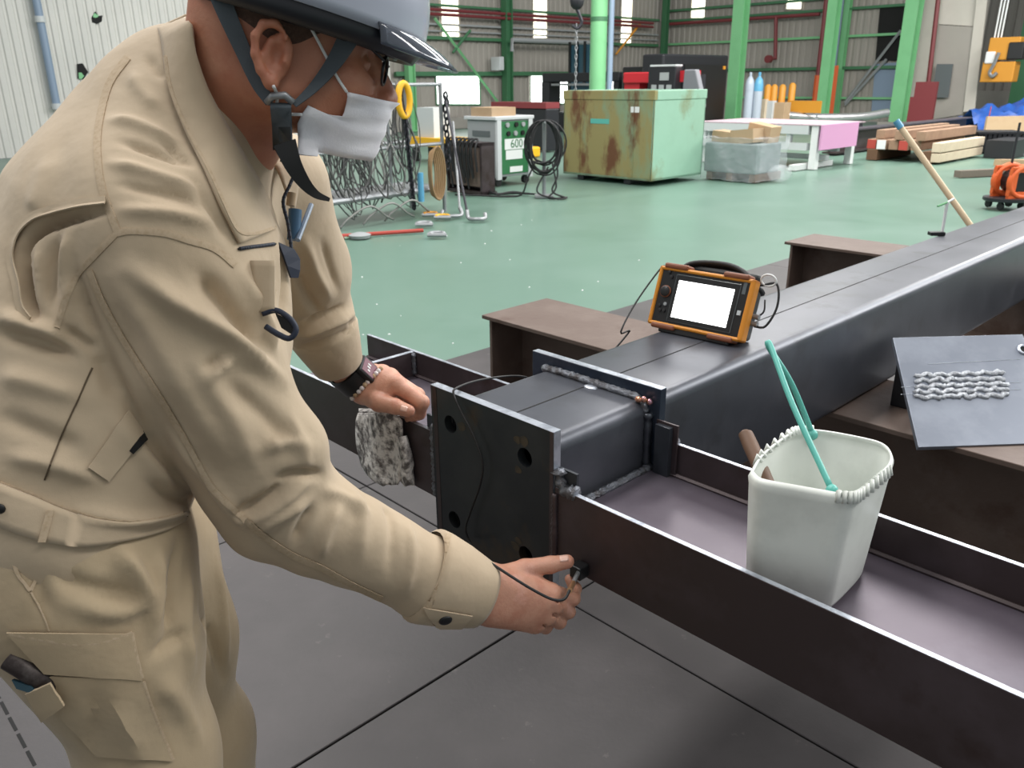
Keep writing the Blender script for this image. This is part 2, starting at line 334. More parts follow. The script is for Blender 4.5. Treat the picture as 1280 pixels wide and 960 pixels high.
b = MB(); b.tube([Vector((r0.x, r0.y, 1.5)), r1], 0.09, 8); obj('pipe', b, MT['redpipe'], t)
b = MB(); b.tube([Vector((r0.x, r0.y, 0)), Vector((r0.x, r0.y, 1.55))], 0.12, 8); obj('sleeve', b, MT['orangep'], t)
# green steel columns
def column(P, label, s=0.4, h=7.0, m='green', foot=None):
    t = thing('steel_column', label, 'column', P, 'green columns of the hall')
    F_ = frame(P)
    for sx in (-1, 1):
        b = MB(F_); b.bb(-s/2, s/2, sx*s/2-0.02, sx*s/2+0.02, 0, h); obj('flange', b, MT[m], t)
    b = MB(F_); b.bb(-0.02, 0.02, -s/2, s/2, 0, h); obj('web', b, MT[m], t)
    b = MB(F_); b.bb(-s*.7, s*.7, -s*.7, s*.7, 0, 0.04); obj('base_plate', b, MT[m], t)
    return t
c0 = Pz(745, 176); c0t = thing('steel_column', 'green round-edged column behind the rusty bin, nearest one in the middle', 'column', c0)
b = MB(frame(c0)); b.tube([(0, 0, 0), (0, 0, 7)], 0.205, 20); obj('shaft', b, MT['green'], c0t, smooth='auto')
b = MB(frame(c0)); b.tube([(0, 0, up_to(c0, 24)-0.05), (0, 0, up_to(c0, 24)+0.05)], 0.215, 20); obj('clamp_band', b, MT['greend'], c0t, smooth='auto')
b = MB(); q = c0 + Vector((0.31, 0.1, 0)); b.tube([q, q+Z*7], 0.075, 10); tag(obj('drain_pipe', b, MT['bluegrey'], smooth='auto'), 'blue grey drain pipe running up beside the middle green column', 'pipe')
column(Pz(915, 158), 'green H column behind the black machine, left of the gas cylinders', 0.36)
column(Pz(1026, 157), 'green H column between red riser pipe and silver duct', 0.3)
c3 = Pz(1121, 157); column(c3, 'green H column on a concrete footing left of the red steel piece', 0.4)
b = MB(frame(c3)); b.bb(-0.45, 0.45, -0.45, 0.45, -0.005, 0.12); struct('trim_%d' % (ti+1), b, MT['conc']); ti += 1
for x, s, lab in ((634.5, 0.26, 'dark green wall column between the two bright window strips'), (513, 0.22, 'dark green wall column behind the yellow hook'), (828, 0.2, 'dark green column in the far corner of the hall')):
    q = onback(x, 100, 0.35); q.z = 0
    column(q, lab, s, m='green' if x < 520 else 'greend')
cc = onwall(1049, 100, 0.3); cc.z = 0; column(cc, 'narrow green column against the right wall behind the rusty post', 0.2)
b = MB(); q = onwall(1043, 100, 0.9); q.z = 0; b.bb(-.07, .07, -.07, .07, 0, up_to(q, 82)); b.v = [q+v for v in b.v]; tag(obj('post', b, MT['orangep']), 'short rusty orange post right of second green column', 'post')
q = onwall(1040, 100, 0.6); q.z = 0; b = MB(); b.tube([q, q+Z*6.5], 0.09, 8); tag(obj('drain_pipe', b, MT['bluegrey']), 'blue grey drain pipe right behind the second green column', 'pipe')
# braces
def brace(fn, p, q, m, label, r=0.05, off=0.25):
    b = MB(); b.tube([fn(*p, off), fn(*q, off)], r, 4); return tag(obj('wall_brace', b, MT[m]), label, 'brace')
brace(onback, (543, 22), (622, 127), 'green', 'green diagonal brace running down right of the large bright window')
brace(onback, (588, 38), (566, 66), 'greend', 'short dark green brace crossing near the visor')
brace(onback, (800, 30), (770, 68), 'yel2', 'yellowish brace beside the third bright strip')
brace(onwall, (1126, 38), (1056, 128), 'greyp', 'upper grey diagonal brace left of third green column', 0.045)
brace(onwall, (1108, 74), (1056, 131), 'greyp', 'lower grey diagonal brace left of third green column', 0.045)
# opening and pale sheet on the right wall
def slab(name, pts, fn, off, thick, m, nrm): 
    b = MB(); P = [fn(x, y, off) for x, y in pts]; b.prism(P, nrm*thick); return obj(name, b, m)
o = slab('door_1', ((1100, 8), (1132, 8), (1126, 76), (1094, 76)), onwall, 0.1, -0.05, MT['dark'], -A); o['kind'] = 'structure'
tag(slab('wall_sheet', ((1094, 80), (1122, 78), (1112, 140), (1089, 140)), onwall, 0.12, -0.04, MT['bluegrey'], -A), 'pale blue sheet leaning on wall below the black opening', 'sheet')
# partition of pale boards in front of the right wall
pw = thing('partition', 'pale board partition with a dark window right of the third green column', 'partition', (onwall(1180, 140, 1.2).x, onwall(1180, 140, 1.2).y, 0))
def part_slab(pts, off, th, m, nm): 
    o = slab(nm, pts, onwall, off, th, m, -A); o.parent = pw; o.matrix_parent_inverse = pw.matrix_basis.inverted(); return o
part_slab(((1152, -20), (1178, -20), (1160, 152), (1133, 152)), 1.2, -0.06, MT['panel'], 'board')
part_slab(((1179, -20), (1232, -20), (1222, 33), (1171, 30)), 1.2, -0.06, MT['panel'], 'board')
part_slab(((1170.5, 31), (1221.5, 34), (1203, 143), (1161, 150)), 1.25, -0.06, MT['wallg'], 'board')
part_slab(((1223, -20), (1236, -20), (1218, 138), (1204, 140)), 1.3, -0.06, MT['panel'], 'board')
part_slab(((1160, 151), (1203, 144), (1200, 164), (1157, 168)), 1.2, -0.2, MT['conc'], 'concrete_base')
o = part_slab(((1171, 80), (1191, 80), (1185, 122), (1164, 122)), 1.4, -0.05, MT['glass'], 'dark_window')
b = MB(); b.tube([onwall(1175, -20, 1.5), onwall(1160, 108, 1.5)], 0.07, 6); obj('rust_pole', b, MT['redpipe'], pw)
# red steel piece
q = Pz(1148, 161); t = thing('steel_piece', 'dark red painted upright steel piece right of the third green column', 'steel piece', q)
b = MB(frame(q)); b.bb(-0.36, 0.36, -0.06, 0.06, 0, 0.9); obj('lower_plate', b, MT['redpipe'], t)
b = MB(frame(q)); b.bb(-0.26, 0.36, -0.05, 0.05, 0.9, 1.32); obj('upper_plate', b, MT['redpipe'], t)
# hoist in the right bay
q = onwall(1254, 75, 1.5); s = dep(q)/FPX; t = thing('chain_hoist', 'amber electric hoist hanging in the right bay', 'hoist', q)
Fh = frame(q)
for nm, x0, x1, z0, z1, m in (('motor', -15, 17, 0, 26, 'yel2'), ('trolley', -18, 16, -26, -2, 'yel2'), ('label_plate', -16, -6, -4, 10, 'white'), ('drum', 6, 22, 0, 20, 'black')):
    b = MB(Fh); b.bb(x0*s*1.1, x1*s*1.1, -0.25 - (0.05 if m != 'yel2' else 0), 0.25, z0*s, z1*s); obj(nm, b, MT[m], t, bevel=0.03)
b = MB(Fh); b.tube(pipe_pts([(-0.05, -0.33, 0.2), (-0.12, -0.35, -0.1), (-0.2, -0.35, -0.35), (-0.1, -0.35, -0.45), (0.0, -0.35, -0.35)]), 0.05, 6); obj('hook', b, MT['galv'], t)
for k in range(3): b = MB(Fh); b.tube([(-0.35+k*0.09, 0, 0.4), (-0.3+k*0.09, 0, 4.2)], 0.025, 5); obj('hoist_rope', b, MT['white'], t)
q = Pl(1272, 128, PE + A*3, A); q.z = 0; column(q, 'dull green column at the right edge of the picture', 0.45, m='greend')
# ------------------------------------------------------------------ machines far back
def abbox(x0, x1, y0, y1, d, share=0.6):
    """AB aligned block that spans the given picture box at depth d: frame at its near bottom corner, sizes"""
    wpx = (x1-x0)*d/FPX; wb = wpx*share/0.69; wa = wpx*(1-share)/0.72
    xc = x0 + (x1-x0)*share; top_ = Pd(xc, y0, d); bot = Pd(xc, y1, d); o_ = Vector((bot.x, bot.y, 0))
    return o_, wb, wa, max(bot.z, 0.0), top_.z
t = None
o_, wb, wa, z0, z1 = abbox(614, 700, 128, 168, 17.5, 0.8)
t = thing('cutting_machine', 'long black machine with a red stripe behind the green welding machine', 'machine', o_); F_ = frame(o_)
b = MB(F_); b.bb(-wb, 0, 0, wa, 0.02, z1-0.12); obj('body', b, MT['blackm'], t, bevel=0.03)
b = MB(F_); b.bb(-wb, 0, -0.02, wa, z1-0.12, z1); obj('red_stripe', b, MT['redpipe'], t)
b = MB(F_); b.bb(-wb*0.62, -wb*0.56, -0.04, 0.0, z1-0.4, z1-0.25); obj('label_plate', b, MT['white'], t)
b = MB(F_); b.bb(-wb*0.9, -wb*0.45, -0.03, 0.0, 0.25, z1-0.3); obj('hood_window', b, MT['glass'], t)
o_ = Pz(665, 197); b = MB(frame(o_)); b.bb(-0.9, 0.0, 0, 0.25, 0.0, 0.2); tag(obj('barrier_block', b, MT['yellow'], bevel=0.03), 'yellow block on the floor behind the black cable stand', 'block')
o_ = Pz(560, 206); t = thing('cart', 'yellow edged cart with a pale box seen through the sling rack', 'cart', o_); F_ = frame(o_)
b = MB(F_); b.bb(-1.2, 0.1, 0, 0.6, 0.3, 0.46); obj('deck', b, MT['yellow'], t)
b = MB(F_); b.bb(-1.0, -0.5, 0.1, 0.5, 0.46, 1.0); obj('pale_box', b, MT['lgrey'], t)
for x, y in ((-1.1, .1), (0, .1), (-1.1, .5), (0, .5)): b = MB(F_); b.bb(x-.05, x+.05, y-.05, y+.05, 0, .3); obj('leg', b, MT['blackm'], t)
# gantry machine in front of the back wall
o_, wb, wa, z0, z1 = abbox(681, 782, 90, 150, 23.5, 0.9)
t = thing('gantry_machine', 'tall black gantry machine around the middle green column', 'machine', o_); F_ = frame(o_)
b = MB(F_); b.bb(-wb, 0, 0, 0.5, z1-0.26, z1); obj('top_beam', b, MT['blackm'], t, bevel=0.03)
b = MB(F_); b.bb(-wb, -wb+0.32, 0, 0.5, 0, z1-0.26); obj('leg', b, MT['blackm'], t)
b = MB(F_); b.bb(-0.2, 0, 0, 0.5, 0, z1-0.26); obj('leg', b, MT['blackm'], t)
b = MB(F_); b.bb(-wb*0.86, -wb*.3, -0.03, 0.03, z1-0.36, z1-0.3); obj('rail', b, MT['galv'], t)
b = MB(F_); b.bb(-wb*0.6, -wb*0.36, 0.1, 0.4, 0.4, z1-0.3); obj('tool_head', b, MT['teald'], t)
b = MB(F_); b.bb(-wb, 0, -0.2, 0.6, 0, 0.55); obj('bed', b, MT['blackm'], t)
o_, wb, wa, z0, z1 = abbox(713, 737, 56, 95, 27, 0.9); F_ = frame(o_); t = thing('tool_cabinet', 'dark teal cabinet with black uprights left of middle green column', 'cabinet', o_)
b = MB(F_); b.bb(-wb, 0, 0, 0.4, 0, z1); obj('body', b, MT['teald'], t)
for k in range(3): b = MB(F_); b.bb(-wb+k*wb*.4, -wb+k*wb*.4+.08, -.05, 0, 0, z1+.1); obj('upright', b, MT['black'], t)
q = onback(640, 50, 0.8); b = MB(); e = onback(738, 50, 0.8); b.tube([q-Z*.35, q, Vector((e.x, e.y, q.z))], 0.07, 8); tag(obj('wall_pipe', b, MT['greyp']), 'pale beige pipe running right from the dark green wall column', 'pipe')
q = onback(622, 88, 0.5); b = MB(frame(q)); b.bb(-0.22, 0.22, -.1, .1, 0, 0.42); tag(obj('switch_box', b, MT['lgrey'], bevel=.02), 'small pale switch box on wall beside the dark green wall column', 'switch box')
# dark machine on the right of the bin
o_, wb, wa, z0, z1 = abbox(803, 906, 68, 150, 21.5, 0.22)
wa *= 1.3; t = thing('machine_tool', 'tall black machine cabinet behind the rusty bin', 'machine', o_); F_ = frame(o_)
b = MB(F_); b.bb(-wb, 0, 0, wa, 0.02, z1); obj('body', b, MT['blackm'], t, bevel=0.05)
b = MB(F_); b.bb(-0.02, 0.03, wa*0.3, wa*0.95, 0.4, z1-0.25); obj('door', b, MT['black'], t)
for k, (ya, zz) in enumerate(((.55, .62), (.6, .5), (.5, .45), (.62, .35), (.9, .82), (.57, .3))):
    b = MB(F_); b.bb(0.0, 0.06, wa*ya, wa*ya+0.09, z1*zz, z1*zz+0.09); obj('button', b, MT['lgrey' if k % 2 else 'yel2'], t)
b = MB(F_); b.bb(-wb-0.9, -wb, 0.3, wa*.6, 0.02, z1*0.86); obj('side_cabinet', b, MT['black'], t, bevel=.04)
# red machine over the bin
o_ = Pd(812, 118, 15.5); o_.z = 0; t = thing('press_brake', 'red and black machine with a dark control panel behind the rusty bin', 'machine', o_); F_ = frame(o_); s = 15.5/FPX
zt = Pd(812, 90, 15.5).z; 
b = MB(F_); b.bb(-37*s/.69, 0, 0.2, 0.5, zt-13*s, zt); obj('red_arm', b, MT['red'], t, bevel=.02)
b = MB(F_); b.bb(-37*s/.69, -20*s/.69, 0.25, 0.5, zt-24*s, zt-13*s); obj('arm_drop', b, MT['red'], t)
b = MB(F_); b.bb(-37*s/.69, 0.5, 0.5, 1.1, 0, zt-0.05); obj('body', b, MT['blackm'], t)
b = MB(F_); b.bb(-0.02, 0.6, -0.05, 0.15, zt-24*s, zt+6*s); obj('control_box', b, MT['blackm'], t, bevel=.02)
b = MB(F_); b.bb(0.26, 0.46, -0.065, -0.05, zt-10*s, zt-1*s); obj('display', b, MT['greyp'], t)
for k in range(3): b = MB(F_); b.bb(0.08+k*0.17, 0.19+k*0.17, -0.065, -0.05, zt-20*s, zt-15*s); obj('key_pad', b, MT['greyp'], t)
b = MB(F_); b.bb(0.03, 0.6, -0.06, 0.16, zt+6*s, zt+8*s); obj('lid', b, MT['lgrey'], t)
b = MB(F_); b.bb(0.6, 0.78, 0.1, 0.5, zt-12*s, zt+1*s); obj('red_end', b, MT['red'], t)
b = MB(F_); b.prism([(0.7, 0.05, zt-24*s), (1.1, 0.05, zt-24*s), (.96, 0.05, zt+2*s), (0.72, 0.05, zt+2*s)], (0, 0.14, 0)); obj('side_cover', b, MT['wedge'], t, bevel=.02)
# ------------------------------------------------------------------ rusty pale green bin
q = Pz(813, 233); F_ = frame(q); t = thing('steel_bin', 'large pale green steel bin with a rusty left side and white sticker', 'bin', q)
zt = up_to(q, 113); w1, w2 = 1.72, 1.28
b = MB(F_); b.bb(-w1, 0, 0, 0.02, 0.07, zt-0.1); obj('rusty_side', b, MT['rustbin'], t)
b = MB(F_); b.bb(-0.02, 0, 0, w2, 0.07, zt-0.1); obj('clean_side', b, MT['bin'], t)
b = MB(F_); b.bb(-w1, -w1+0.02, 0, w2, 0.07, zt-0.1); b.bb(-w1, 0, w2-0.02, w2, 0.07, zt-0.1); b.bb(-w1, 0, 0, w2, 0.07, 0.1); obj('shell', b, MT['bin'], t)
b = MB(F_); b.bb(-w1-.01, 0.012, -0.012, 0.06, zt-0.13, zt); obj('rim', b, MT['rustbin'], t, bevel=.008)
b = MB(F_); b.bb(-0.06, 0.012, 0.06, w2+.01, zt-0.13, zt); b.bb(-w1-.01, -w1+.05, .06, w2+.01, zt-.13, zt); b.bb(-w1, 0, w2-.05, w2+.01, zt-.13, zt); obj('rim', b, MT['bin'], t, bevel=.008)
b = MB(F_); b.bb(-w1+.01, -.01, .02, w2-.02, zt-.5, zt-.48); obj('load', b, MT['dark'], t)
for x in (-w1+.35, -.45): b = MB(F_); b.bb(x-.06, x+.06, .02, w2-.02, 0, .07); obj('skid', b, MT['blackm'], t)
b = MB(F_); b.bb(-w1*.24, -w1*.15, -.004, 0, zt-.3, zt-.22); obj('sticker', b, MT['white'], t)
b = MB(F_); b.bb(-w1*.68, -w1*.47, -.004, 0, zt-.47, zt-.4); obj('paint_mark', b, MT['teal'], t)
for x in (-w1*.8, -w1*.2): b = MB(F_); b.bb(x-.006, x+.006, -.008, 0.0, .1, zt-.13); obj('side_seam', b, MT['rustbin'], t)
# crane hook and chain behind the bin
q = Pd(721, 10, 14.5); t = thing('crane_hook', 'dark hook block with a long chain hanging behind the rusty bin', 'hook', q)
b = MB(); b.tube([q+Z*.35, q+Z*2.6], .03, 6); obj('hoist_rope', b, MT['chain'], t)
b = MB(); b.ball(q+Z*.12, .13, (1, .6, 1.2)); obj('block', b, MT['blackm'], t, smooth=True)
b = MB(); b.tube(pipe_pts([q-Z*.02, q-Z*.12+CR*.05, q-Z*.24+CR*.09, q-Z*.33+CR*.02, q-Z*.28-CR*.08]), .03, 6); obj('hook', b, MT['chain'], t)
zb = Pd(721, 118, 14.5).z; k = 0; z = q.z-.3
while z > zb-.2:
    b = MB(); a_ = .018; vv = CR if k % 2 else CF.cross(CR).cross(Z).normalized()*0+Vector((0, 1, 0))
    b.tube([Vector((q.x, q.y, z))+vv*a_*math.cos(u)+Z*.045*math.sin(u) for u in [i*math.pi/4 for i in range(8)]], .009, 5, closed=True)
    obj('chain_link', b, MT['galv'], t); z -= .072; k += 1
# ------------------------------------------------------------------ welding machine, cabinet, cable stand
q = Pz(603, 236); q = q + A*.28; F_ = frame(q); zt = up_to(q, 146); t = thing('welding_machine', 'grey welding machine with a green front panel numbered 600', 'welder', q)
b = MB(F_); b.bb(-.62, 0, 0, .72, .13, zt-.05); obj('cabinet', b, MT['greyp'], t, bevel=.015)
b = MB(F_); b.bb(-.66, .03, -.03, .76, zt-.05, zt); obj('lid', b, MT['lgrey'], t, bevel=.01)
b = MB(F_); b.bb(0, .015, .09, .64, .17, zt-.07); obj('front_panel', b, MT['weldgreen'], t)
for y in (0.0, .64): b = MB(F_); b.bb(-.01, .035, y, y+.08, .1, zt-.05); obj('corner_post', b, MT['lgrey'], t)
b = MB(F_); b.bb(-.5, -.12, -.008, 0, zt-.28, zt-.2); obj('vent', b, MT['glass'], t)
pnl = F_ @ Matrix.Translation((.02, .37, 0)) @ Matrix.Rotation(math.radians(90), 4, 'Z') @ Matrix.Rotation(math.radians(90), 4, 'X')
for (u, v, w_, h_) in ((0, .57, .42, .15), (-.02, .42, .34, .13), (.02, .21, .26, .08)):
    b = MB(F_); b.bb(.015, .019, .37+u-w_/2, .37+u+w_/2, v-h_/2+.02, v+h_/2+.02); obj('label_plate', b, MT['white'], t)
text_mesh('panel_text', '600', .17, F_ @ Matrix.Translation((.021, .4, .59)) @ Matrix.Rotation(math.radians(90), 4, 'Z') @ Matrix.Rotation(math.radians(90), 4, 'X'), MT['weldgreen'], t)
for k, (u, v) in enumerate(((-.16, .86), (.02, .86), (.16, .86), (-.14, .74), (.0, .74), (.15, .74))): b = MB(F_); b.cyl((.014, .37+u, v), (.04, .37+u, v), .035, 10); obj('knob', b, MT['black' if k % 2 else 'greyp'], t)
for x, y in ((-.55, .08), (-.06, .08), (-.55, .65), (-.06, .65)): b = MB(F_); b.cyl((x-.03, y, .06), (x+.03, y, .06), .06, 12); obj('caster', b, MT['rubber'], t)
b = MB(F_); b.bb(-.55, -.1, .02, .5, zt, zt+.12); tag(obj('cardboard_box', b, MT['card']), 'flat cardboard box lying on top of the welding machine', 'box')
q = Pz(603, 244); F_ = frame(q); t = thing('steel_cabinet', 'dark brown open cabinet draped with cables left of the welding machine', 'cabinet', q)
b = MB(F_); b.bb(-.75, 0, .0, .24, .0, .04); b.bb(-.75, 0, 0, .24, .64, .68); b.bb(-.75, -.71, 0, .24, 0, .68); b.bb(-.04, 0, 0, .24, 0, .68); b.bb(-.75, 0, .22, .24, 0, .68); obj('body', b, MT['steel_brown'], t)
b = MB(F_); b.bb(-.7, -.04, .02, .06, .1, .62); obj('panel', b, MT['rustbeam'], t)
for k in range(7):
    x = -.66+k*.085; b = MB(F_); h_ = .2+random.random()*.25
    b.tube(pipe_pts([(x, -.03, .05+random.random()*.2), (x-.05, -.05, .45), (x, -.04, .69), (x+.05, .03, .72), (x+.08, -.05, .6), (x+.1, -.04, h_)]), .014, 6)
    tag(obj('cable', b, MT['rubber']), 'black cable hanging over the dark brown cabinet', 'cable', 'cables on the brown cabinet')
# cable stand
q = Pz(680, 246); F_ = frame(q, 0); zt = up_to(q, 150); t = thing('cable_stand', 'grey post on a small foot carrying coiled black cable', 'stand', q)
b = MB(F_); b.cyl((0, 0, .02), (0, 0, zt), .025, 8); obj('post', b, MT['galv'], t)
b = MB(F_); b.bb(-.12, .12, -.12, .12, 0, .025); obj('foot', b, MT['galv'], t)
b = MB(F_); b.cyl((0, .02, zt-.03), (0, -.2, zt-.02), .015, 8); obj('arm', b, MT['galv'], t)
t2 = thing('cable_coil', 'coiled black welding cable hanging from the grey post', 'cable', q+Z*.7)
for k in range(11):
    rx = .17+.08*random.random(); rz = .26+.1*random.random(); cx = random.uniform(-.05, .05); cz = zt-.0-rz; b = MB(F_)
    b.tube([(cx+rx*math.sin(u)*(1-.1*math.cos(u)), -.05-.012*k+.02*math.sin(3*u+k), cz+rz*math.cos(u)) for u in [i*math.pi/12 for i in range(24)]], .011, 6, closed=True)
    obj('loop', b, MT['rubber'], t2, smooth=True)
for pts in ([(-.1, -.1, .5), (-.22, -.12, .25), (-.3, -.1, .05), (-.5, -.05, .015), (-.9, .1, .015), (-1.2, .2, .015)], [(.1, -.15, .45), (.15, -.2, .15), (.05, -.25, .015), (.3, -.2, .015)], [(.05, -.12, .4), (-.1, -.2, .1), (.15, -.3, .015), (.28, -.28, .015)],
            [(.14, -.12, .6), (.17, -.15, .3), (.1, -.2, .1), (.28, -.24, .014)]):
    b = MB(F_); b.tube(pipe_pts(pts), .012, 6); obj('tail', b, MT['rubber'], t2, smooth=True)
q = Pz(645, 243); F_ = frame(q, 0)
for k in range(6):
    b = MB(F_); yy = -.02*k; b.tube(pipe_pts([(-.42+.03*k, .08+yy, .015+.014*(k % 3)), (-.25, -.03+yy, .015), (-.05, .04+yy, .02+.012*(k % 2)), (.12+.03*k, -.02+yy, .015)]), .013, 6)
    tag(obj('cable', b, MT['rubber']), 'black cable lying in a heap on the floor before the welding machine', 'cable', 'cable heap on the floor')
# ------------------------------------------------------------------ sling rack
P1 = Pz(402, 289); P2 = Pz(556, 264); U_ = (P2-P1); RL = U_.length; U_.normalize(); N_ = Vector((-U_.y, U_.x, 0)); RH = up_to(P2, 103)
FR = Matrix((U_, N_, Z)).transposed().to_4x4(); FR.translation = P1
t = thing('sling_rack', 'silver tube rack hung with wire rope slings', 'rack', P1)
for x, y in ((0, 0), (RL, 0), (0, .6), (RL, .6)): b = MB(FR); b.tube([(x, y, 0), (x, y, RH)], .022, 8); obj('post', b, MT['galv'], t)
for y in (0, .6):
    for z in (.28, .78, RH-.02): b = MB(FR); b.tube([(0, y, z), (RL, y, z)], .02 if z > .3 else .035, 8); obj('rail', b, MT['galv'], t)
for x in (0, RL):
    for z in (.28, RH-.02): b = MB(FR); b.tube([(x, 0, z), (x, .6, z)], .02, 8); obj('side_rail', b, MT['galv'], t)
b = MB(FR); b.bb(.05, RL-.05, .02, .58, .27, .3); obj('shelf', b, MT['galv'], t)
b = MB(FR); b.tube([(RL*.55, 0, .28), (RL*.55, 0, RH)], .018, 8); obj('post', b, MT['galv'], t)
random.seed(11)
for k in range(64):
    x = random.uniform(.0, RL*.72); wv = random.uniform(.08, .3); y = random.uniform(-.1, .5); zt = random.choice((RH, RH, .82)); zb = random.uniform(.05, zt-.45); r = random.choice((.006, .008, .01))
    j = lambda a_: random.uniform(-a_, a_)
    pts = [(x, y, zt+.02), (x+wv*.5+j(.06), y-.06+j(.05), zt-(zt-zb)*.3), (x+wv*.7+j(.1), y-.08+j(.06), zt-(zt-zb)*.65), (x+wv*.4+j(.12), y-.06, zb), (x-wv*.3+j(.08), y-.02, zt-(zt-zb)*.7), (x-wv*.4+j(.08), y+.02, zt-(zt-zb)*.35)]
    b = MB(FR); pp = pipe_pts(pts+[pts[0]], 5); b.tube(pp, r, 5)
    tag(obj('wire_sling', b, MT['rope' if k % 3 else 'rope2'], smooth=True), 'grey wire rope sling hanging in the tangle on the silver rack', 'sling', 'wire rope slings on the rack')
for k in range(3):
    b = MB(FR); x = .15+.3*k; b.tube(pipe_pts([(x, -.12, .02), (x+.1, -.16, .12), (x+.35, -.2, .22), (x+.6, -.16, .08), (x+.75, -.1, .02)]), .012, 6)
    tag(obj('wire_sling', b, MT['rope2'], smooth=True), 'pale wire rope looping over the floor at the foot of the rack', 'sling', 'loose ropes at the rack foot')
def frpt(px, py, off=0.0): return Pl(px, py, P1 - N_*off, N_)
# lifting chain with yellow link
q = frpt(505, 125, .12); t = thing('lifting_chain', 'dark lifting chain with a large yellow top link on the rack', 'chain', q)
b = MB(); b.tube([q+U_*.1*math.cos(u)*(.8)+Z*.17*math.sin(u) for u in [i*math.pi/10 for i in range(20)]], .035, 8, closed=True); obj('top_link', b, MT['yellow'], t, smooth=True)
e = frpt(518, 262, .14); dv = e-q
for k in range(26):
    c_ = q + Vector((0, 0, -.16)) + (dv+Z*.16)*(k/26); b = MB(); vv = U_ if k % 2 else N_
    b.tube([c_+vv*.022*math.cos(u)+Z*.04*math.sin(u) for u in [i*math.pi/4 for i in range(8)]], .012, 5, closed=True); obj('chain_link', b, MT['chain'], t)
q2 = frpt(526, 234, .13); b = MB(); b.tube([q2+Z*.16, q2-Z*.16], .035, 10); tag(obj('sling_sleeve', b, MT['cylb']), 'bright blue sleeve hanging beside the dark lifting chain', 'sleeve')
q = frpt(539, 190, .06); t = thing('rope_coil', 'tan rope coil hanging on the right end of the rack', 'rope', q)
for k in range(6):
    b = MB(); rx = .05+.012*k; b.tube([q-Z*.24+U_*(rx*math.sin(u)+.01*k)-N_*.01*k+Z*(.25+.01*k)*math.cos(u) for u in [i*math.pi/10 for i in range(20)]], .012, 6, closed=True); obj('loop', b, MT['tan'], t, smooth=True)
# hook rods and shackles on the floor
for k, (bx, by, tx, ty, lab) in enumerate(((575, 268, 566, 152, 'left rod with a steel hook leaning at the end of the rack'), (584, 272, 556, 120, 'right rod with a steel hook leaning at the end of the rack'))):
    q = Pz(bx, by, .03); e = frpt(tx, ty, .03); t = thing('hook_rod', lab, 'hook', q)
    b = MB(); b.tube([e, q+Z*.06], .014, 6); obj('rod', b, MT['galv' if k == 0 else 'chain'], t)
    b = MB(); b.tube(pipe_pts([q+Z*.08, q+Vector((.02, -.05, .0)), q+Vector((-.12+.24*k, -.12, 0)), q+Vector((-.2+.4*k, -.06, .0)), q+Vector((-.2+.4*k, .02, .04))]), .022, 8); obj('hook', b, MT['galv'], t, smooth=True)
q = frpt(557, 120, .05); t = thing('short_chain', 'dark chain bundle hanging outside the right rack post', 'chain', q)
for k in range(12): 
    b = MB(); c_ = q+Vector((.01*math.sin(k*2.1), 0, -.07*k)); vv = U_ if k % 2 else N_
    b.tube([c_+vv*.03*math.cos(u)+Z*.045*math.sin(u) for u in [i*math.pi/4 for i in range(8)]], .013, 5, closed=True); obj('chain_link', b, MT['chain'], t)
for (px, py, m, lab) in ((538, 268, 'yel2', 'amber shackle on floor nearest the dark chain'), (553, 271, 'yellow', 'yellow shackle on the floor near the steel hooks'), (530, 280, 'galv', 'small steel clamp on the floor at the rack end'), (546, 293, 'galv', 'bright steel clamp lying alone in front of the rack')):
    q = Pz(px, py, .03); t = thing('shackle', lab, 'shackle', q)
    b = MB(); b.tube([q+Vector((.07*math.cos(u), .07*math.sin(u)*.8, .01)) for u in [i*math.pi/8 for i in range(11)]], .02, 8); obj('bow', b, MT[m], t, smooth=True)
    b = MB(); b.tube([q+Vector((-.09, -.03, 0)), q+Vector((.1, -.04, 0))], .022, 8); obj('pin', b, MT['galv'], t)
b = MB(); b.tube([Pz(412, 296, .02), Pz(529, 288, .02)], .02, 8); tag(obj('steel_bar', b, MT['redend']), 'rusty red bar lying on the floor along the rack', 'bar')
q = Pz(416, 298, .03); b = MB(); b.ball(q, .1, (1.2, .7, .35)); tag(obj('work_glove', b, MT['redpipe'], smooth=True), 'dark red glove dropped at the left foot of the rack', 'glove')
q = Pz(450, 297, 0.0); b = MB(); b.lathe([(0.0, 0), (.1, 0), (.11, .03), (.05, .05), (0, .05)], q); tag(obj('floor_disc', b, MT['greyp'], smooth='auto'), 'small grey disc on the floor before the rack', 'disc')
q = Pz(428, 296, 0); b = MB(frame(q)); b.bb(-.12, .12, -.05, .05, -.005, .012); tag(obj('plastic_scrap', b, MT['bin']), 'yellow green scrap on the floor before the rack', 'scrap')
# ------------------------------------------------------------------ right side of the hall
q = Pz(943, 229); F_ = frame(q); t = thing('pallet_box', 'grey box of cardboard under plastic film right of the rusty bin', 'box', q)
zt = up_to(q, 172)
b = MB(F_); b.bb(-.9, 0, 0, .7, .12, zt-.1); obj('body', b, MT['boxg'], t, bevel=.02)
for x in (-.8, -.45, -.06): b = MB(F_); b.bb(x-.05, x+.05, .02, .78, 0, .12); obj('pallet_foot', b, MT['timberd'], t)
for x0, x1, y0, h_, rr in ((-.85, -.5, .1, .16, 4), (-.5, -.12, .05, .2, -6), (-.4, -.02, .35, .26, 10)): b = MB(F_); b.box(((x0+x1)/2, y0+.15, zt-.1+h_/2), (x1-x0, .3, h_), ry=rr); obj('cardboard', b, MT['card'], t)
b = MB(F_); b.bb(-.93, .08, -.04, .74, .02, zt-.02); fo = obj('film', b, MT['film'], t)
md = fo.modifiers.new('s', 'SUBSURF'); md.subdivision_type = 'SIMPLE'; md.levels = md.render_levels = 5
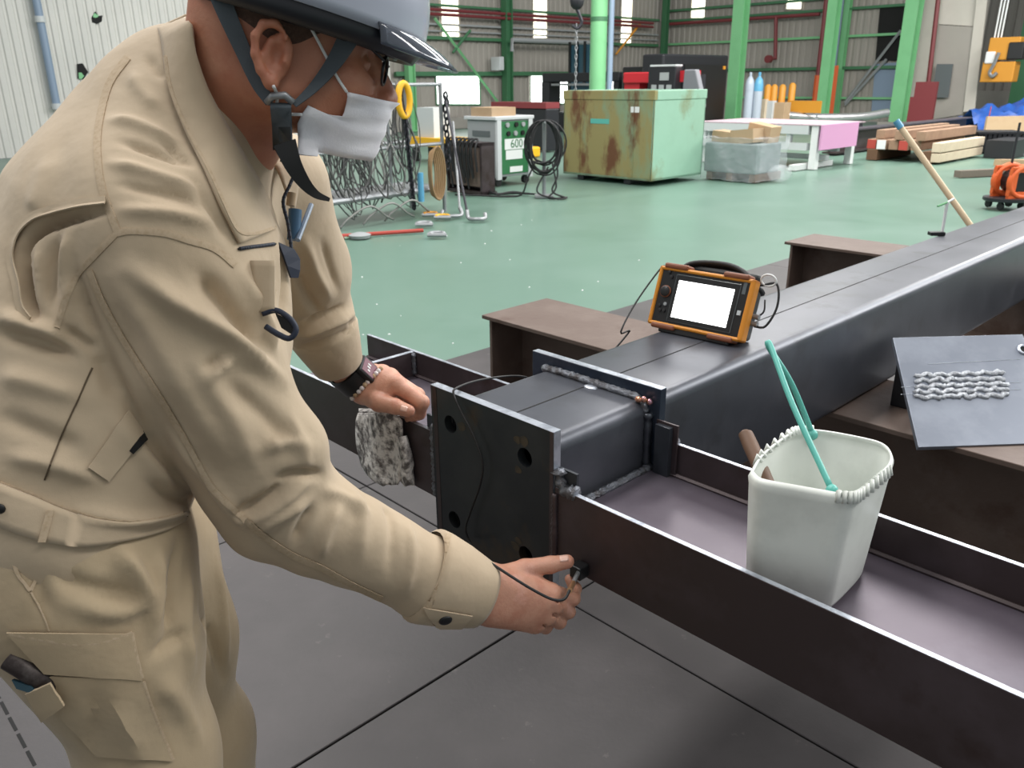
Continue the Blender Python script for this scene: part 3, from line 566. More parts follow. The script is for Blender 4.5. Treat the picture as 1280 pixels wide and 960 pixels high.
tx = bpy.data.textures.new('crumple', 'CLOUDS'); tx.noise_scale = .18; md = fo.modifiers.new('d', 'DISPLACE'); md.texture = tx; md.strength = .07; md.texture_coords = 'GLOBAL'
b = MB(F_); b.ball((.2, .35, .13), .17, (1, 1.2, .75)); fo = obj('loose_film', b, MT['film'], t, smooth=True)
# white steel tables with the pink plate
q = Pz(1012, 212); F_ = frame(q); t = thing('steel_table', 'white steel table with a pink end plate', 'table', q); zt = up_to(q, 156)
b = MB(F_); b.bb(-2.3, .15, 0, 1.6, zt-.02, zt); obj('table_top', b, MT['mauve'], t)
b = MB(F_); b.bb(-2.3, -.1, 0, .1, zt-.16, zt-.02); obj('front_beam', b, MT['lgrey'], t)
b = MB(F_); b.bb(-2.3, -.1, 0, .1, zt-.42, zt-.3); obj('lower_beam', b, MT['lgrey'], t)
for x in (-2.2, -1.3, -.5): b = MB(F_); b.bb(x, x+.08, .02, .1, zt-.3, zt-.16); obj('strut', b, MT['lgrey'], t)
b = MB(F_); b.bb(.14, .17, -.05, 1.3, zt-.4, zt); obj('pink_end_plate', b, MT['pink'], t)
for x, y in ((-.05, .02), (-.05, 1.35), (-1.2, .1), (-2.2, .1), (-2.2, 1.4)): b = MB(F_); b.bb(x, x+.12, y, y+.12, 0, zt-.02); obj('leg', b, MT['white'], t)
b = MB(F_); b.bb(-2.2, .02, 0.5, .62, .12, .2); b2 = MB(F_); b2.bb(-2.2, .02, .9, 1.0, .24, .34); obj('rail', b, MT['lgrey'], t); obj('rail', b2, MT['lgrey'], t)
b = MB(F_); b.bb(-.2, -.08, -.35, 1.0, 0, .09); obj('foot_beam', b, MT['white'], t)
q = Pz(1128, 203); q0 = Pz(1036, 194); F_ = frame(q0); t = thing('steel_beam', 'brown steel H beam lying behind the pink end plate', 'beam', q0)
z1 = up_to(q0, 163)
b = MB(F_); b.bb(-.15, .15, 0, 7.5, z1-.03, z1); obj('flange', b, MT['steel_purple'], t)
b = MB(F_); b.bb(-.15, .15, 0, 7.5, z1-.45, z1-.42); obj('flange', b, MT['steel_brown'], t)
b = MB(F_); b.bb(-.015, .015, 0, 7.5, z1-.42, z1-.03); obj('web', b, MT['steel_brown'], t)
b = MB(F_); b.bb(-.2, .2, .3, .5, 0, z1-.45); obj('support_block', b, MT['blackm'], t); b = MB(F_); b.bb(-.2, .2, 6.3, 6.5, 0, z1-.45); obj('support_block', b, MT['blackm'], t)
# gas cylinders, amber rollers, boxes
def gas(px, col, lab):
    q = Pz(px, 168); h_ = up_to(q, 90); t = thing('gas_cylinder', lab, 'gas cylinder', q)
    b = MB(); b.lathe([(0, 0), (.115, 0), (.12, .03), (.12, h_*.8), (.1, h_*.87), (.05, h_*.92), (.04, h_*.93)], q, n=16); obj('bottle', b, MT['cyl'], t, smooth='auto')
    b = MB(); b.lathe([(.123, h_*.7), (.123, h_*.8), (.1, h_*.875), (.045, h_*.925)], q, n=16); obj('shoulder', b, MT[col], t, smooth='auto')
    b = MB(); b.lathe([(.035, h_*.92), (.04, h_*.99), (0, h_)], q, n=10); obj('cap', b, MT[col], t, smooth='auto')
gas(932, 'cyl', 'pale grey gas cylinder, left one of the two behind the table'); gas(943, 'cylb', 'grey gas cylinder with blue shoulder, right one of the two')
for k, (px, yt, lab) in enumerate(((955, 105, 'amber roller post nearest the gas cylinders'), (963, 105, 'second amber roller post from the gas cylinders'), (973, 105, 'third amber roller post from the gas cylinders'), (985, 103, 'amber roller post farthest from the gas cylinders'))):
    q = Pz(px, 163); h_ = up_to(q, yt); t = thing('roller_post', lab, 'post', q, 'amber posts behind the table')
    b = MB(); b.lathe([(0, 0), (.1, 0), (.1, h_-.08), (.06, h_-.02), (0, h_)], q, n=12); obj('roller', b, MT['yel2'], t, smooth='auto')
    b = MB(); b.lathe([(.12, h_*.55), (.12, h_*.6)], q, n=12); obj('collar', b, MT['yellow'], t)
for px, yt, wd, m, lab in ((952, 124, .16, 'timberw', 'narrow cream carton beside the gas cylinders'), (961, 126, .2, 'lgrey', 'white and brown carton in the middle of three'), (974, 128, .36, 'card', 'brown carton, widest and rightmost of three behind the table')):
    q = Pz(px, 166); h_ = up_to(q, yt); b = MB(frame(q)); b.bb(-wd/2, wd/2, -wd/2, wd/2, 0, h_); tag(obj('carton', b, MT[m], bevel=.01), lab, 'carton')
q = Pz(1002, 165); h0, h1 = up_to(q, 141), up_to(q, 126); t = thing('amber_board', 'amber board held upright behind the table', 'board', q)
b = MB(frame(q)); b.bb(-.5, .5, -.03, .03, h0, h1); obj('board', b, MT['yel2'], t)
for x in (-.4, .4): b = MB(frame(q)); b.bb(x-.03, x+.03, -.02, .02, 0, h0); obj('leg', b, MT['greyp'], t)
pts = [Pd(980, 144, 23.4), Pd(1025, 147, 23.4), Pd(1075, 146, 23.6), Pd(1109, 141, 23.8)]; t = thing('duct', 'silver bent duct lying between the two right columns', 'duct', (pts[0].x, pts[0].y, 0))
b = MB(); b.tube(pipe_pts(pts), .12, 12); obj('duct_tube', b, MT['silver'], t, smooth='auto')
for p_ in (pts[0]+CR*.2, pts[2]): b = MB(); b.bb(-.08, .08, -.08, .08, 0, p_.z-.1); b.v = [v+Vector((p_.x, p_.y, 0)) for v in b.v]; obj('support', b, MT['blackm'], t)
# timber stack
q = Pz(1140, 203); F_ = frame(q); random.seed(3)
lst = []
for (x, z, y0, L_, m, sz, lab, rend) in (
    (-.75, .0, .0, 1.6, 'timberd', .2, 'dark bearer timber at bottom left of stack', 0), (.25, .0, .0, 1.2, 'timberd', .2, 'dark bearer timber at bottom right of stack', 0),
    (-.8, .2, .05, 2.2, 'timber', .17, 'red ended timber, leftmost of the lower layer', 1), (-.6, .2, 0, 2.4, 'timber', .17, 'white ended timber beside the leftmost red one', 2), (-.4, .2, .05, 2.3, 'timber', .17, 'plain timber in the middle of lower layer', 0), (-.2, .2, 0, 2.4, 'timber', .17, 'red ended timber in middle of the lower layer', 1), (.0, .2, .06, 2.2, 'timber', .17, 'plain timber right of the middle red one', 0),
    (-.68, .38, .1, 3.2, 'timber', .16, 'long top timber on the left of stack', 0), (-.3, .38, .0, 2.8, 'timber', .16, 'long top timber in the middle of stack', 0), (.1, .38, -.05, 2.6, 'timber', .16, 'top timber behind the pale boards', 0),
    (.42, .2, -.1, 2.2, 'timberw', .16, 'upper pale squared board at the right of stack', 0), (.42, .03, -.1, 2.2, 'timberw', .15, 'lower pale squared board at the right of stack', 0)):
    t = thing('timber', lab, 'timber', q); b = MB(F_); b.bb(x-sz/2, x+sz/2, y0, y0+L_, z, z+sz); obj('length', b, MT[m], t, bevel=.006)
    if rend: b = MB(F_); b.bb(x-sz/2+.005, x+sz/2-.005, y0-.006, y0+.001, z+.005, z+sz-.005); obj('painted_end', b, MT['redend' if rend == 1 else 'white'], t)
b = MB(F_); b.bb(.62, 1.1, 1.8, 3.0, .0, .32); tag(obj('steel_bundle', b, MT['blackm']), 'dark steel bundle right behind the timber stack', 'bundle')
# planks, crate, tarp, cardboard, reel
q = Pz(1200, 222); d_ = (Pz(1262, 219)-q); b = MB(); b.prism([q, q+d_, q+d_+Vector((-.05, .1, 0)), q+Vector((-.05, .1, 0))], (0, 0, .1)); tag(obj('plank', b, MT['dullwood']), 'grey plank on the floor left of the orange reel', 'plank')
q = Pz(1250, 208); d_ = (Pz(1320, 208)-q); b = MB(); b.prism([q, q+d_, q+d_+Vector((-.05, .12, 0)), q+Vector((-.05, .12, 0))], (0, 0, .11)); tag(obj('plank', b, MT['card']), 'tan plank on the floor behind the orange reel', 'plank')
q = Pz(1219, 192); e = Pz(1279, 192); w_ = (e-q).length; Fq = Matrix(((e-q).normalized(), Vector((-(e-q).y, (e-q).x, 0)).normalized(), Z)).transposed().to_4x4(); Fq.translation = q
t = thing('slatted_crate', 'black slatted crate in front of the blue tarp', 'crate', q); h_ = up_to(q, 165)
for k in range(10): b = MB(Fq); b.bb(k*w_/10+.01, k*w_/10+w_/10-.015, 0, .04, .03, h_-.04); obj('slat', b, MT['blackm'], t)
b = MB(Fq); b.bb(0, w_, .03, .7, 0, h_-.06); obj('body', b, MT['black'], t)
b = MB(Fq); b.bb(-.02, w_+.02, -.02, .72, h_-.04, h_); obj('rim', b, MT['blackm'], t)
q = Pz(1262, 194); b = MB(frame(q, 0)); b.bb(-.2, .2, -.25, .05, 0.0, .06); tag(obj('tray', b, MT['lgrey'], bevel=.01), 'pale tray on the floor before the slatted crate', 'tray')
q = Pz(1284, 178); b = MB(frame(q, 8)); b.bb(-.75, .9, .5, .56, 0, up_to(q, 146)); tag(obj('cardboard_sheet', b, MT['card']), 'tan board standing behind the black slatted crate', 'board')
q = Pz(1262, 166); b = MB(); random.seed(5); rows = []
for i in range(13):
    row = []
    for j in range(25):
        u, v = j/24, i/12; x = u*3.3-.75; z = math.sin(math.pi*v)*(.45+1.25*u*(1-.25*u))*(.9+.2*math.sin(9*u+3*v)); row.append(q+Vector((x, (v-.5)*1.6+1.0, max(z+.16*math.sin(21*u+9*v+2*math.sin(7*v))*math.sin(13*v+8*u), 0))))
    rows.append(row)
b.sheet(rows, .01); tag(obj('tarp_heap', b, MT['blue'], smooth='auto'), 'crumpled blue tarp heap at the right edge', 'tarp')
q = Pz(1231, 172); b = MB(frame(q, 0)); b.tube([(0, 0, 0), (0, 0, .32)], .03, 8); b.tube([(0, 0, .3), (0.02, 0, .75)], .012, 6); tag(obj('floor_stake', b, MT['redend']), 'thin stake with an orange lower end left of blue tarp', 'stake')
q = Pz(1263, 262); F_ = frame(q, 12); t = thing('hose_reel', 'orange reel on a black dolly at the right edge', 'reel', q); s = dep(q)/FPX
b = MB(F_); b.lathe([(0, .09), (.23, .09), (.24, .1), (.24, .13), (0, .13)], (0, .1, 0), n=20); obj('dolly', b, MT['blackm'], t, smooth='auto')
for a_ in range(4): b = MB(F_); x, y = .17*math.cos(a_*1.57+.6), .1+.17*math.sin(a_*1.57+.6); b.cyl((x-.015, y, .045), (x+.015, y, .045), .045, 10); obj('caster', b, MT['rubber'], t)
FF = F_ @ Matrix.Translation((.1, .1, 0))
for y in (-.12, .12):
    b = MB(FF); b.tube([(.2*math.cos(u)*(1.0), y, .31+.17*math.sin(u)) for u in [i*math.pi/12 for i in range(24)]], .035, 8, closed=True); obj('rim', b, MT['orangep'], t, smooth=True)
    b = MB(FF); b.bb(-.2, .2, y-.02, y+.02, .13, .2); b.bb(-.2, .2, y-.02, y+.02, .42, .48); b.bb(-.21, -.12, y-.02, y+.02, .16, .46); b.bb(.12, .21, y-.02, y+.02, .16, .46); obj('cheek', b, MT['orangep'], t)
b = MB(FF); b.cyl((0, -.11, .31), (0, .11, .31), .13, 16); obj('drum', b, MT['black'], t)
b = MB(FF); b.tube([(-.02, .1, .4), (.02, .14, .95)], .015, 6); obj('rod', b, MT['blackm'], t)
# ------------------------------------------------------------------ steel floor plates under the work
SEAM0 = Pz(640, 790, 0.0)
E0 = Pz(600, 437, 0.0)
loc = lambda P: ((P-SEAM0).dot(B), (P-SEAM0).dot(A))
edge_x = loc(E0)[0]                                 # far edge lies at this x, seam at x = 0
t = thing('steel_platform', 'dark steel floor plates under the box column', 'platform', SEAM0); F_ = frame(SEAM0)
sy = loc(Pz(405, 577))[1]
xs = [edge_x, (edge_x)*.52, 0, 1.6, 3.4]
s2 = loc(Pz(0, 875))[1]
ys = [sy-6.4, sy-3.2, sy-1.85, sy, sy+1.55, sy+3.1, sy+4.65, sy+6.2]
for i in range(len(xs)-1):
    for j in range(len(ys)-1):
        b = MB(F_); b.bb(xs[i]+.003, xs[i+1]-.003, ys[j]+.003, ys[j+1]-.003, -.01, .0); obj('plate', b, MT['plate'], t, bevel=.002, seg=1)
b = MB(F_); b.bb(xs[0]+.01, xs[-1]-.01, ys[0]+.01, ys[-1]-.01, -.0118, -.0112); obj('underlay', b, MT['dark'], t)
for k in range(20):
    b = MB(F_); x = -.42-.075*k; b.bb(x-.06, x, s2-.004, s2+.004, -.0005, .0006); obj('slot', b, MT['dark'], t)
random.seed(21); vs = []; fs = []
for k in range(26):
    x = random.uniform(400, 830); y = random.uniform(270, 430); P = Pz(x, y, -.011); r = random.uniform(.004, .011); n0 = len(vs)
    for a_ in range(5): vs.append(P + Vector((r*math.cos(a_*1.257), r*math.sin(a_*1.257)*.7, 0)))
    vs.append(P+Z*.006)
    for a_ in range(5): fs.append((n0+a_, n0+(a_+1) % 5, n0+5))
o = meshobj('floor_debris', vs, fs, MT['white']); o['kind'] = 'stuff'; tag(o, 'white chips scattered over the green floor', 'debris')
# ================================================================== WORKPIECE (x along B, y along A, z up from the top left corner of the end plate)
WQ = Pd(690, 542, 1.25); WO = Pl(538, 481, WQ, A); WF = frame(WO)
def WP(b, a, z): return WF @ Vector((b, a, z))
def onW(x, y, a=0.0): return Pl(x, y, WO + A*a, A)             # point on the plane y = a of the work
col_t = thing('box_column', 'long dark square steel tube with a drilled end plate and H brackets', 'steel column', WO)
def bead(pts, r, seed=0, step=.006, jit=.3):
    """weld bead: a tube with uneven ripples"""
    rnd = random.Random(seed); P = [Vector(p) for p in pts]; out = []; rad = []
    for i in range(len(P)-1):
        n = max(2, int((P[i+1]-P[i]).length/step))
        for k in range(n): out.append(P[i]+(P[i+1]-P[i])*(k/n)); rad.append(r*(1-jit*.5+jit*(k % 2)+rnd.uniform(-jit, jit)*.5))
    out.append(P[-1]); rad.append(r*.7); b = MB(WF); b.tube(out, rad, 8); return b
TW = .262   # tube
x0, x1, zt, zb = .026, .284, -.027, -.285
def rrect(x0, x1, z0, z1, r, n=6):
    pts = []
    for cx, cz, a0 in ((x1-r, z1-r, 0), (x0+r, z1-r, 90), (x0+r, z0+r, 180), (x1-r, z0+r, 270)):
        for k in range(n+1): a_ = math.radians(a0+90*k/n); pts.append((cx+r*math.cos(a_), cz+r*math.sin(a_)))
    return pts
out_ = rrect(x0, x1, zb, zt, .024); inn_ = rrect(x0+.012, x1-.012, zb+.012, zt-.012, .014); LT = 5.2
b = MB(WF); n = len(out_)
ring = lambda pts, y: [(p[0], y, p[1]) for p in pts]
b.add(ring(out_, .0165)+ring(out_, LT)+ring(inn_, .0165)+ring(inn_, LT),
      [(i, (i+1) % n, n+(i+1) % n, n+i) for i in range(n)] + [(2*n+i, 3*n+i, 3*n+(i+1) % n, 2*n+(i+1) % n) for i in range(n)] +
      [(i, 2*n+i, 2*n+(i+1) % n, (i+1) % n) for i in range(n)] + [(n+i, n+(i+1) % n, 3*n+(i+1) % n, 3*n+i) for i in range(n)])
obj('tube', b, MT['steel_top'], col_t, smooth='auto')
b = MB(WF); b.bb(.1535, .1565, .017, .262, zt, zt+.0006); obj('tube_seam', b, MT['dark'], col_t)
b = MB(WF); b.bb(.1535, .1565, .283, LT-.01, zt, zt+.0006); obj('tube_seam', b, MT['dark'], col_t)
# end plate with four drilled holes
def holed_plate(name, w_, h_, holes, th, m, parent):
    cu = bpy.data.curves.new(name+'_outline', 'CURVE'); cu.dimensions = '2D'; cu.fill_mode = 'BOTH'; cu.extrude = th/2
    def spl(pts):
        s = cu.splines.new('POLY'); s.points.add(len(pts)-1); s.use_cyclic_u = True
        for i, p in enumerate(pts): s.points[i].co = (p[0], p[1], 0, 1)
    spl([(0, 0), (w_, 0), (w_, -h_), (0, -h_)])
    for hx, hz, r in holes: spl([(hx+r*math.cos(k*math.pi/14), hz+r*math.sin(k*math.pi/14)) for k in range(28)])
    tmp = bpy.data.objects.new('tmp', cu); COL.objects.link(tmp); dg = bpy.context.evaluated_depsgraph_get()
    me = bpy.data.meshes.new_from_object(tmp.evaluated_get(dg)); bpy.data.objects.remove(tmp); me.name = name
    o = bpy.data.objects.new(name, me); COL.objects.link(o); me.materials.clear(); me.materials.append(m)
    T = WF @ Matrix(((1, 0, 0, 0), (0, 0, -1, th/2), (0, 1, 0, 0), (0, 0, 0, 1)))
    me.transform(T); o.parent = parent; o.matrix_parent_inverse = parent.matrix_basis.inverted(); return o
PW, PH = .301, .306
ep = holed_plate('end_plate', PW, PH, [(.052, -.061, .0165), (.238, -.063, .0165), (.053, -.252, .0165), (.239, -.245, .0165)], .016, MT['steel_dark'], col_t)
ep['label'] = 'square dark end plate with four drilled holes'
b = MB(WF); b.bb(-.0003, PW+.0003, .0, .0165, -.0002, .0006); obj('bright_edge', b, MT['steel_edge'], ep)
b = MB(WF); b.bb(PW-.0002, PW+.0006, .001, .016, -PH, .0); obj('bright_edge', b, MT['steel_edge'], ep)
b = MB(WF); b.bb(.006, .016, -.0006, 0.0, -PH, 0); b.bb(PW-.007, PW, -.0006, 0, -.28, 0); obj('ground_strip', b, MT['steel_brown'], ep)
rk = random.Random(9); rmk = mat('rust_mark', (74, 66, 54), .5, .3, c2=(54, 52, 48), scale=60, amt=.9)
for cx, cz, r_ in ((.083, -.056, .010), (.236, -.0345, .0095), (.222, -.037, .008), (.214, -.237, .0095), (.222, -.224, .007), (.222, -.09, .0075)):
    b = MB(WF); b.prism([(cx+r_*(.7+.5*rk.random())*math.cos(k*.7)*1.2, -.0002, cz+r_*(.7+.5*rk.random())*math.sin(k*.7)) for k in range(9)], (0, -.0003, 0)); obj('rust_mark', b, rmk, ep)
# second diaphragm plate
b = MB(WF); b.bb(-.006, .308, .265, .282, -.306, .0); dp = obj('diaphragm_plate', b, MT['blued'], col_t, bevel=.0012)
b = MB(WF); b.bb(-.006, .308, .2655, .2815, .0, .0008); obj('bright_edge', b, MT['steel_edge'], dp)
obj('weld_bead', bead([(.03, .259, zt+.002), (.1, .259, zt+.004), (.26, .259, zt+.003), (.285, .259, zt-.02)], .0082, 1, .006, .22), MT['weld'], col_t, smooth=True)
obj('weld_bead', bead([(.287, .26, zt-.02), (.288, .26, -.28)], .008, 2), MT['steel'], col_t, smooth=True)
obj('weld_bead', bead([(.285, .019, zt-.02), (.286, .019, -.28)], .005, 3), MT['steel'], col_t, smooth=True)
b = MB(WF); b.ball((.272, .25, zt+.004), .008, (1, .7, .7)); b.ball((.283, .251, zt+.007), .006); b.ball((.29, .258, zt+.002), .006); o = obj('heat_tint', b, mat('heat_tint', (206, 150, 120), .25, .8, c2=(120, 110, 190), scale=80), col_t, smooth=True)
b = MB(WF); b.ball((.165, .245, zt), .013, (1.2, .8, .25)); obj('ground_spot', b, MT['steel_edge'], col_t, smooth=True)
# brackets: H sections lying on their side
ZT_, ZB_ = -.093, -.227; WZ = -.153
def bracket(xa, xb, side):
    for y, nm in ((0.002, 'front'), (.268, 'rear')):
        b = MB(WF); b.bb(xa, xb, y, y+.009, ZB_, ZT_); f = obj('bracket_flange', b, MT['steel_brown'], col_t, bevel=.001)
        b = MB(WF); b.bb(xa, xb, y+.0005, y+.0085, ZT_, ZT_+.0006); obj('bright_edge', b, MT['steel_edge'], f)
    b = MB(WF); b.bb(min(xa, xb)+(.0 if side > 0 else 0), xb, .011, .268, WZ-.0065, WZ); obj('bracket_web', b, MT['steel_purple'], col_t)
    for y in (.0135, .2655): b = MB(WF); b.tube([(xa, y, WZ+.002), (xb, y, WZ+.002)], .005, 6); obj('fillet', b, MT['steel_brown'], col_t)
bracket(.303, 1.12, 1)
bracket(-.60, -.003, -1)
b = MB(WF); b.bb(-.82, -.60, .002, .011, ZB_, ZT_); obj('bracket_flange', b, MT['steel_brown'], col_t)
for x in (-.41,):
    b = MB(WF); b.bb(x-.006, x+.006, .011, .268, ZB_+.002, ZT_-.001); st = obj('stiffener_plate', b, MT['steel_brown'], col_t)
    b = MB(WF); b.bb(x-.006, x+.006, .011, .268, ZT_-.001, ZT_); obj('bright_edge', b, MT['steel_edge'], st)
    for y in (.014, .265):
        obj('weld_bead', bead([(x+.008, y, ZT_-.002), (x+.008, y, WZ)], .006, 5), MT['weld'], col_t, smooth=True)
obj('weld_bead', bead([(.296, .02, WZ+.002), (.296, .265, WZ+.002)], .0075, 6), MT['weld'], col_t, smooth=True)
obj('weld_bead', bead([(.3055, -.0005, ZT_-.01), (.3055, -.0005, ZB_)], .0055, 7, .004), MT['steel_brown'], col_t, smooth=True)
obj('weld_bead', bead([(.3055, .01, -.062), (.309, .008, -.08), (.318, .007, -.094), (.338, .008, ZT_), (.345, .008, ZT_+.001)], .0105, 8, .005, .5), MT['weld'], col_t, smooth=True)
obj('weld_bead', bead([(.309, .275, -.085), (.314, .275, -.093), (.345, .274, ZT_+.001)], .009, 9, .005, .4), MT['weld'], col_t, smooth=True)
obj('weld_bead', bead([(-.004, .006, -.08), (-.007, .006, ZT_), (-.007, .006, ZB_)], .006, 10, .005, .4), MT['weld'], col_t, smooth=True)
b = MB(WF); b.bb(.303, .34, .0115, .0165, -.235, -.062); obj('backing_bar', b, MT['steel'], col_t)
b = MB(WF); b.bb(.309, .34, .252, .264, -.235, -.06); obj('backing_bar', b, MT['steel'], col_t)
b = MB(WF); b.bb(.305, .35, .262, .2655, -.3, -.055); obj('run_off_tab', b, MT['steel_brown'], col_t)
b = MB(WF); b.bb(-.03, -.004, .0115, .0165, -.235, -.068); obj('backing_bar', b, MT['steel'], col_t)
# trestles: H beams across under the column on short legs
def trestle(y0, y1, xa, xb, lab, zt=-.2862):
    P = WP(xa, (y0+y1)/2, 0); P.z = 0; t = thing('trestle', lab, 'trestle', P, 'rusty trestles under the column')
    zf = -WO.z + .0015; h = .34; c = (y0+y1)/2
    b = MB(WF); b.bb(xa, xb, y0, y1, zt-.014, zt); obj('top_flange', b, MT['rustbeam'], t, bevel=.002)
    b = MB(WF); b.bb(xa+.03, xb-.03, c-.006, c+.006, zt-h+.014, zt-.014); obj('web', b, MT['rustbeam'], t)
    b = MB(WF); b.bb(xa, xb, y0, y1, zt-h, zt-h+.014); obj('bottom_flange', b, MT['rustbeam'], t)
    b = MB(WF); b.bb(xa+.03, xa+.042, y0+.01, y1-.01, zt-h+.014, zt-.014); obj('end_plate', b, MT['rustbeam'], t)
    b = MB(WF); b.bb(xb-.042, xb-.03, y0+.01, y1-.01, zt-h+.014, zt-.014); obj('end_plate', b, MT['rustbeam'], t)
    for x in (xa+.25, xb-.25):
        for y in (y0+.06, y1-.06): b = MB(WF); b.bb(x-.05, x+.05, y-.05, y+.05, zf, zt-h); obj('leg', b, MT['rustbeam'], t)
trestle(1.06, 1.40, -1.05, 1.05, 'rusty H beam trestle nearest the drilled end plate')
trestle(3.10, 3.42, -.97, .95, 'rusty H beam trestle farther along the column')
# leaning plate on the near trestle
zt_w = WO.z - .2862
BL = Pz(1148, 559, zt_w+.004); BR = Pz(1330, 553, zt_w+.004); TLp = Pd(1116, 422, 2.08); e1 = (BR-BL); e2 = (TLp-BL)
pl = thing('test_plate', 'grey steel plate with a rough weld patch leaning on the near trestle', 'plate', BL)
nn = e1.cross(e2).normalized(); 
if nn.dot(CC-BL) < 0: nn = -nn
b = MB(); b.prism([BL, BR, BR+e2, BL+e2], -nn*.012); obj('sheet', b, mat('blue_grey_plate', (128, 134, 146), .38, .5, c2=(146, 152, 164), scale=7, amt=.8), pl, bevel=.001)
def onP(x, y, h=0.0): return Pl(x, y, BL+nn*h, nn)
rnd = random.Random(4)
for r_ in range(5):
    ys = 471+r_*6.3; pts = []; rad = []
    for k in range(44):
        x = 1143+k*2.6 + (5 if r_ > 1 else 0)*(k/44); pts.append(onP(x, ys+rnd.uniform(-1.3, 1.3)+1.5*math.sin(k*.9+r_)+(r_-2)*.6-k*.08, .0005)); rad.append(.0058+rnd.uniform(0, .0022))
    b = MB(); b.tube(pts, rad, 6); obj('weld_row', b, MT['weldl'], pl, smooth=True)
for ys in (481, 490, 452):
    b = MB(); b.tube([onP(1126 if ys > 460 else 1160, ys+3, .0003), onP(1275, ys-3, .0003)], .0006, 4); obj('scribe_line', b, MT['steel_edge'], pl)
b = MB(); c_ = onP(1279, 437, .0015); u = e1.normalized(); v = e2.normalized(); b.tube([c_+u*.012*math.cos(a_)+v*.014*math.sin(a_) for a_ in [i*math.pi/6 for i in range(12)]], .004, 6, closed=True); obj('hole_burr', b, MT['steel_edge'], pl, smooth=True)
b = MB(); b.tube([c_-nn*.0012, c_-nn*.0008], .011, 12); obj('hole', b, MT['dark'], pl)
q = Pz(1096, 508, zt_w+.0); b = MB(frame(q)); b.box((.05, .2, .055), (.06, .34, .11)); tag(obj('steel_block', b, MT['blackm'], bevel=.003), 'black steel block propping the leaning plate on the trestle', 'block')
# bucket standing on the right bracket web
zr = WO.z + .02; zb_ = WO.z + WZ + .0035
rim = [Pz(x, y, zr) for x, y in ((938, 588), (952, 566), (985, 541), (1003, 536), (1030, 537), (1075, 545), (1104, 553), (1116, 566), (1114, 580), (1100, 594), (1078, 612), (1063, 618), (1030, 613), (985, 605), (950, 598))]
rim = pipe_pts(rim+[rim[0]], 4)[:-1]; cen = sum(rim, Vector())/len(rim)
cen.x, cen.y = cen.x, cen.y
bk = thing('tool_bucket', 'soft white plastic bucket with a stitched rim standing on the right bracket', 'bucket', Vector((cen.x, cen.y, zb_)))
rows = []
cb = WP(.665, .135, 0)
for t_, sc in ((0, .98), (.04, 1.02), (.1, 1.0), (.5, .93), (.95, .85), (1, .8)):
    rows.append([Vector((cb.x*t_*.9+cen.x*(1-t_*.9) + (p.x-cen.x)*sc, cb.y*t_*.9+cen.y*(1-t_*.9)+(p.y-cen.y)*sc, zr+(zb_-zr)*t_)) for p in rim])
rows.append([sum(rows[-1], Vector())/len(rim) + (p-sum(rows[-1], Vector())/len(rim))*.02 for p in rows[-1]])
b = MB(); b.sheet(rows, .003, closed=True); obj('shell', b, MT['offwhite'], bk, smooth=True)
for k in range(0, len(rim), 1):
    if 3 <= k <= 14 or 33 <= k <= 46:
        p = rows[0][k]; d_ = (p-cen).normalized(); b = MB(); b.tube([p+d_*.0045-Z*.012, p+d_*.0015+Z*.003, p-d_*.004-Z*.006], .0035, 6); obj('rim_stitch', b, MT['offwhite'], bk, smooth=True)
p0 = Pz(1015, 541, zr-.004); p1 = Pz(1040, 613, zr-.006); ap = Pd(964, 434, 1.165)
b = MB(); b.tube(pipe_pts([p0, p0*.45+ap*.55+Vector((.002, 0, .004)), ap+Vector((.0, .006, -.004)), ap, ap*.55+p1*.45+Vector((-.006, 0, .004)), p1], 8), .0042, 8); obj('handle', b, MT['teal'], bk, smooth=True)
b = MB(); b.ball(p0+Vector((0, -.003, -.002)), .008); b.ball(p1, .008); obj('handle_lug', b, MT['teal'], bk, smooth=True)
s0 = Pd(931, 540, 1.19); s1 = Pd(968, 625, 1.12); hs = thing('hammer', 'tool with a worn wooden handle sticking out of the white bucket', 'hammer', s1)
b = MB(); b.tube([s0+(s0-s1)*.0, s0+(s1-s0)*.03, s0+(s1-s0)*.2, s0+(s1-s0)*1.0], [.008, .0125, .0135, .012], 12, flat=.8); obj('handle', b, MT['wood'], hs, smooth='auto')
b = MB(); m_ = s0+(s1-s0)*1.0; b.tube([m_-B*.03, m_+B*.03], .014, 10); obj('head', b, MT['blackm'], hs, smooth='auto')
# ------------------------------------------------------------------ flaw detector standing on the tube
zt_ = WO.z + zt + .0008
D0 = Pz(809, 410, zt_); D1 = Pz(930, 436, zt_); ex = (D1-D0); DW = ex.length*.97; ex.normalize(); ey = Vector((-ex.y, ex.x, 0)); tilt = math.radians(20)
ez = (Z*math.cos(tilt) + ey*math.sin(tilt)); ey2 = ex.cross(ez)*-1.0
if ey2.dot(ey) < 0: ey2 = -ey2
DF = Matrix((ex, ey2, ez)).transposed().to_4x4(); DF.translation = D0 + Z*.012
DH = .134
fd = thing('flaw_detector', 'portable orange and black ultrasonic flaw detector with a lit white screen on the tube', 'flaw detector', D0)
b = MB(DF); b.bb(.006, DW-.006, .008, .058, .006, DH-.006); obj('housing', b, MT['black'], fd, bevel=.008, seg=3)
b = MB(DF)
for (xa, xb, za, zb2) in ((0, DW, 0, .009), (0, DW, DH-.009, DH), (0, .009, 0, DH), (DW-.012, DW, 0, DH)): b.bb(xa, xb, -.004, .024, za, zb2)
obj('bezel', b, MT['orange'], fd, bevel=.004, seg=2)
for xa, za in ((.012, DH-.004), (DW-.075, DH-.004), (.012, -.006), (DW-.08, -.006)): b = MB(DF); b.bb(xa, xa+.06, -.007, .028, za, za+.012); obj('bumper', b, MT['brownr'], fd, bevel=.004)
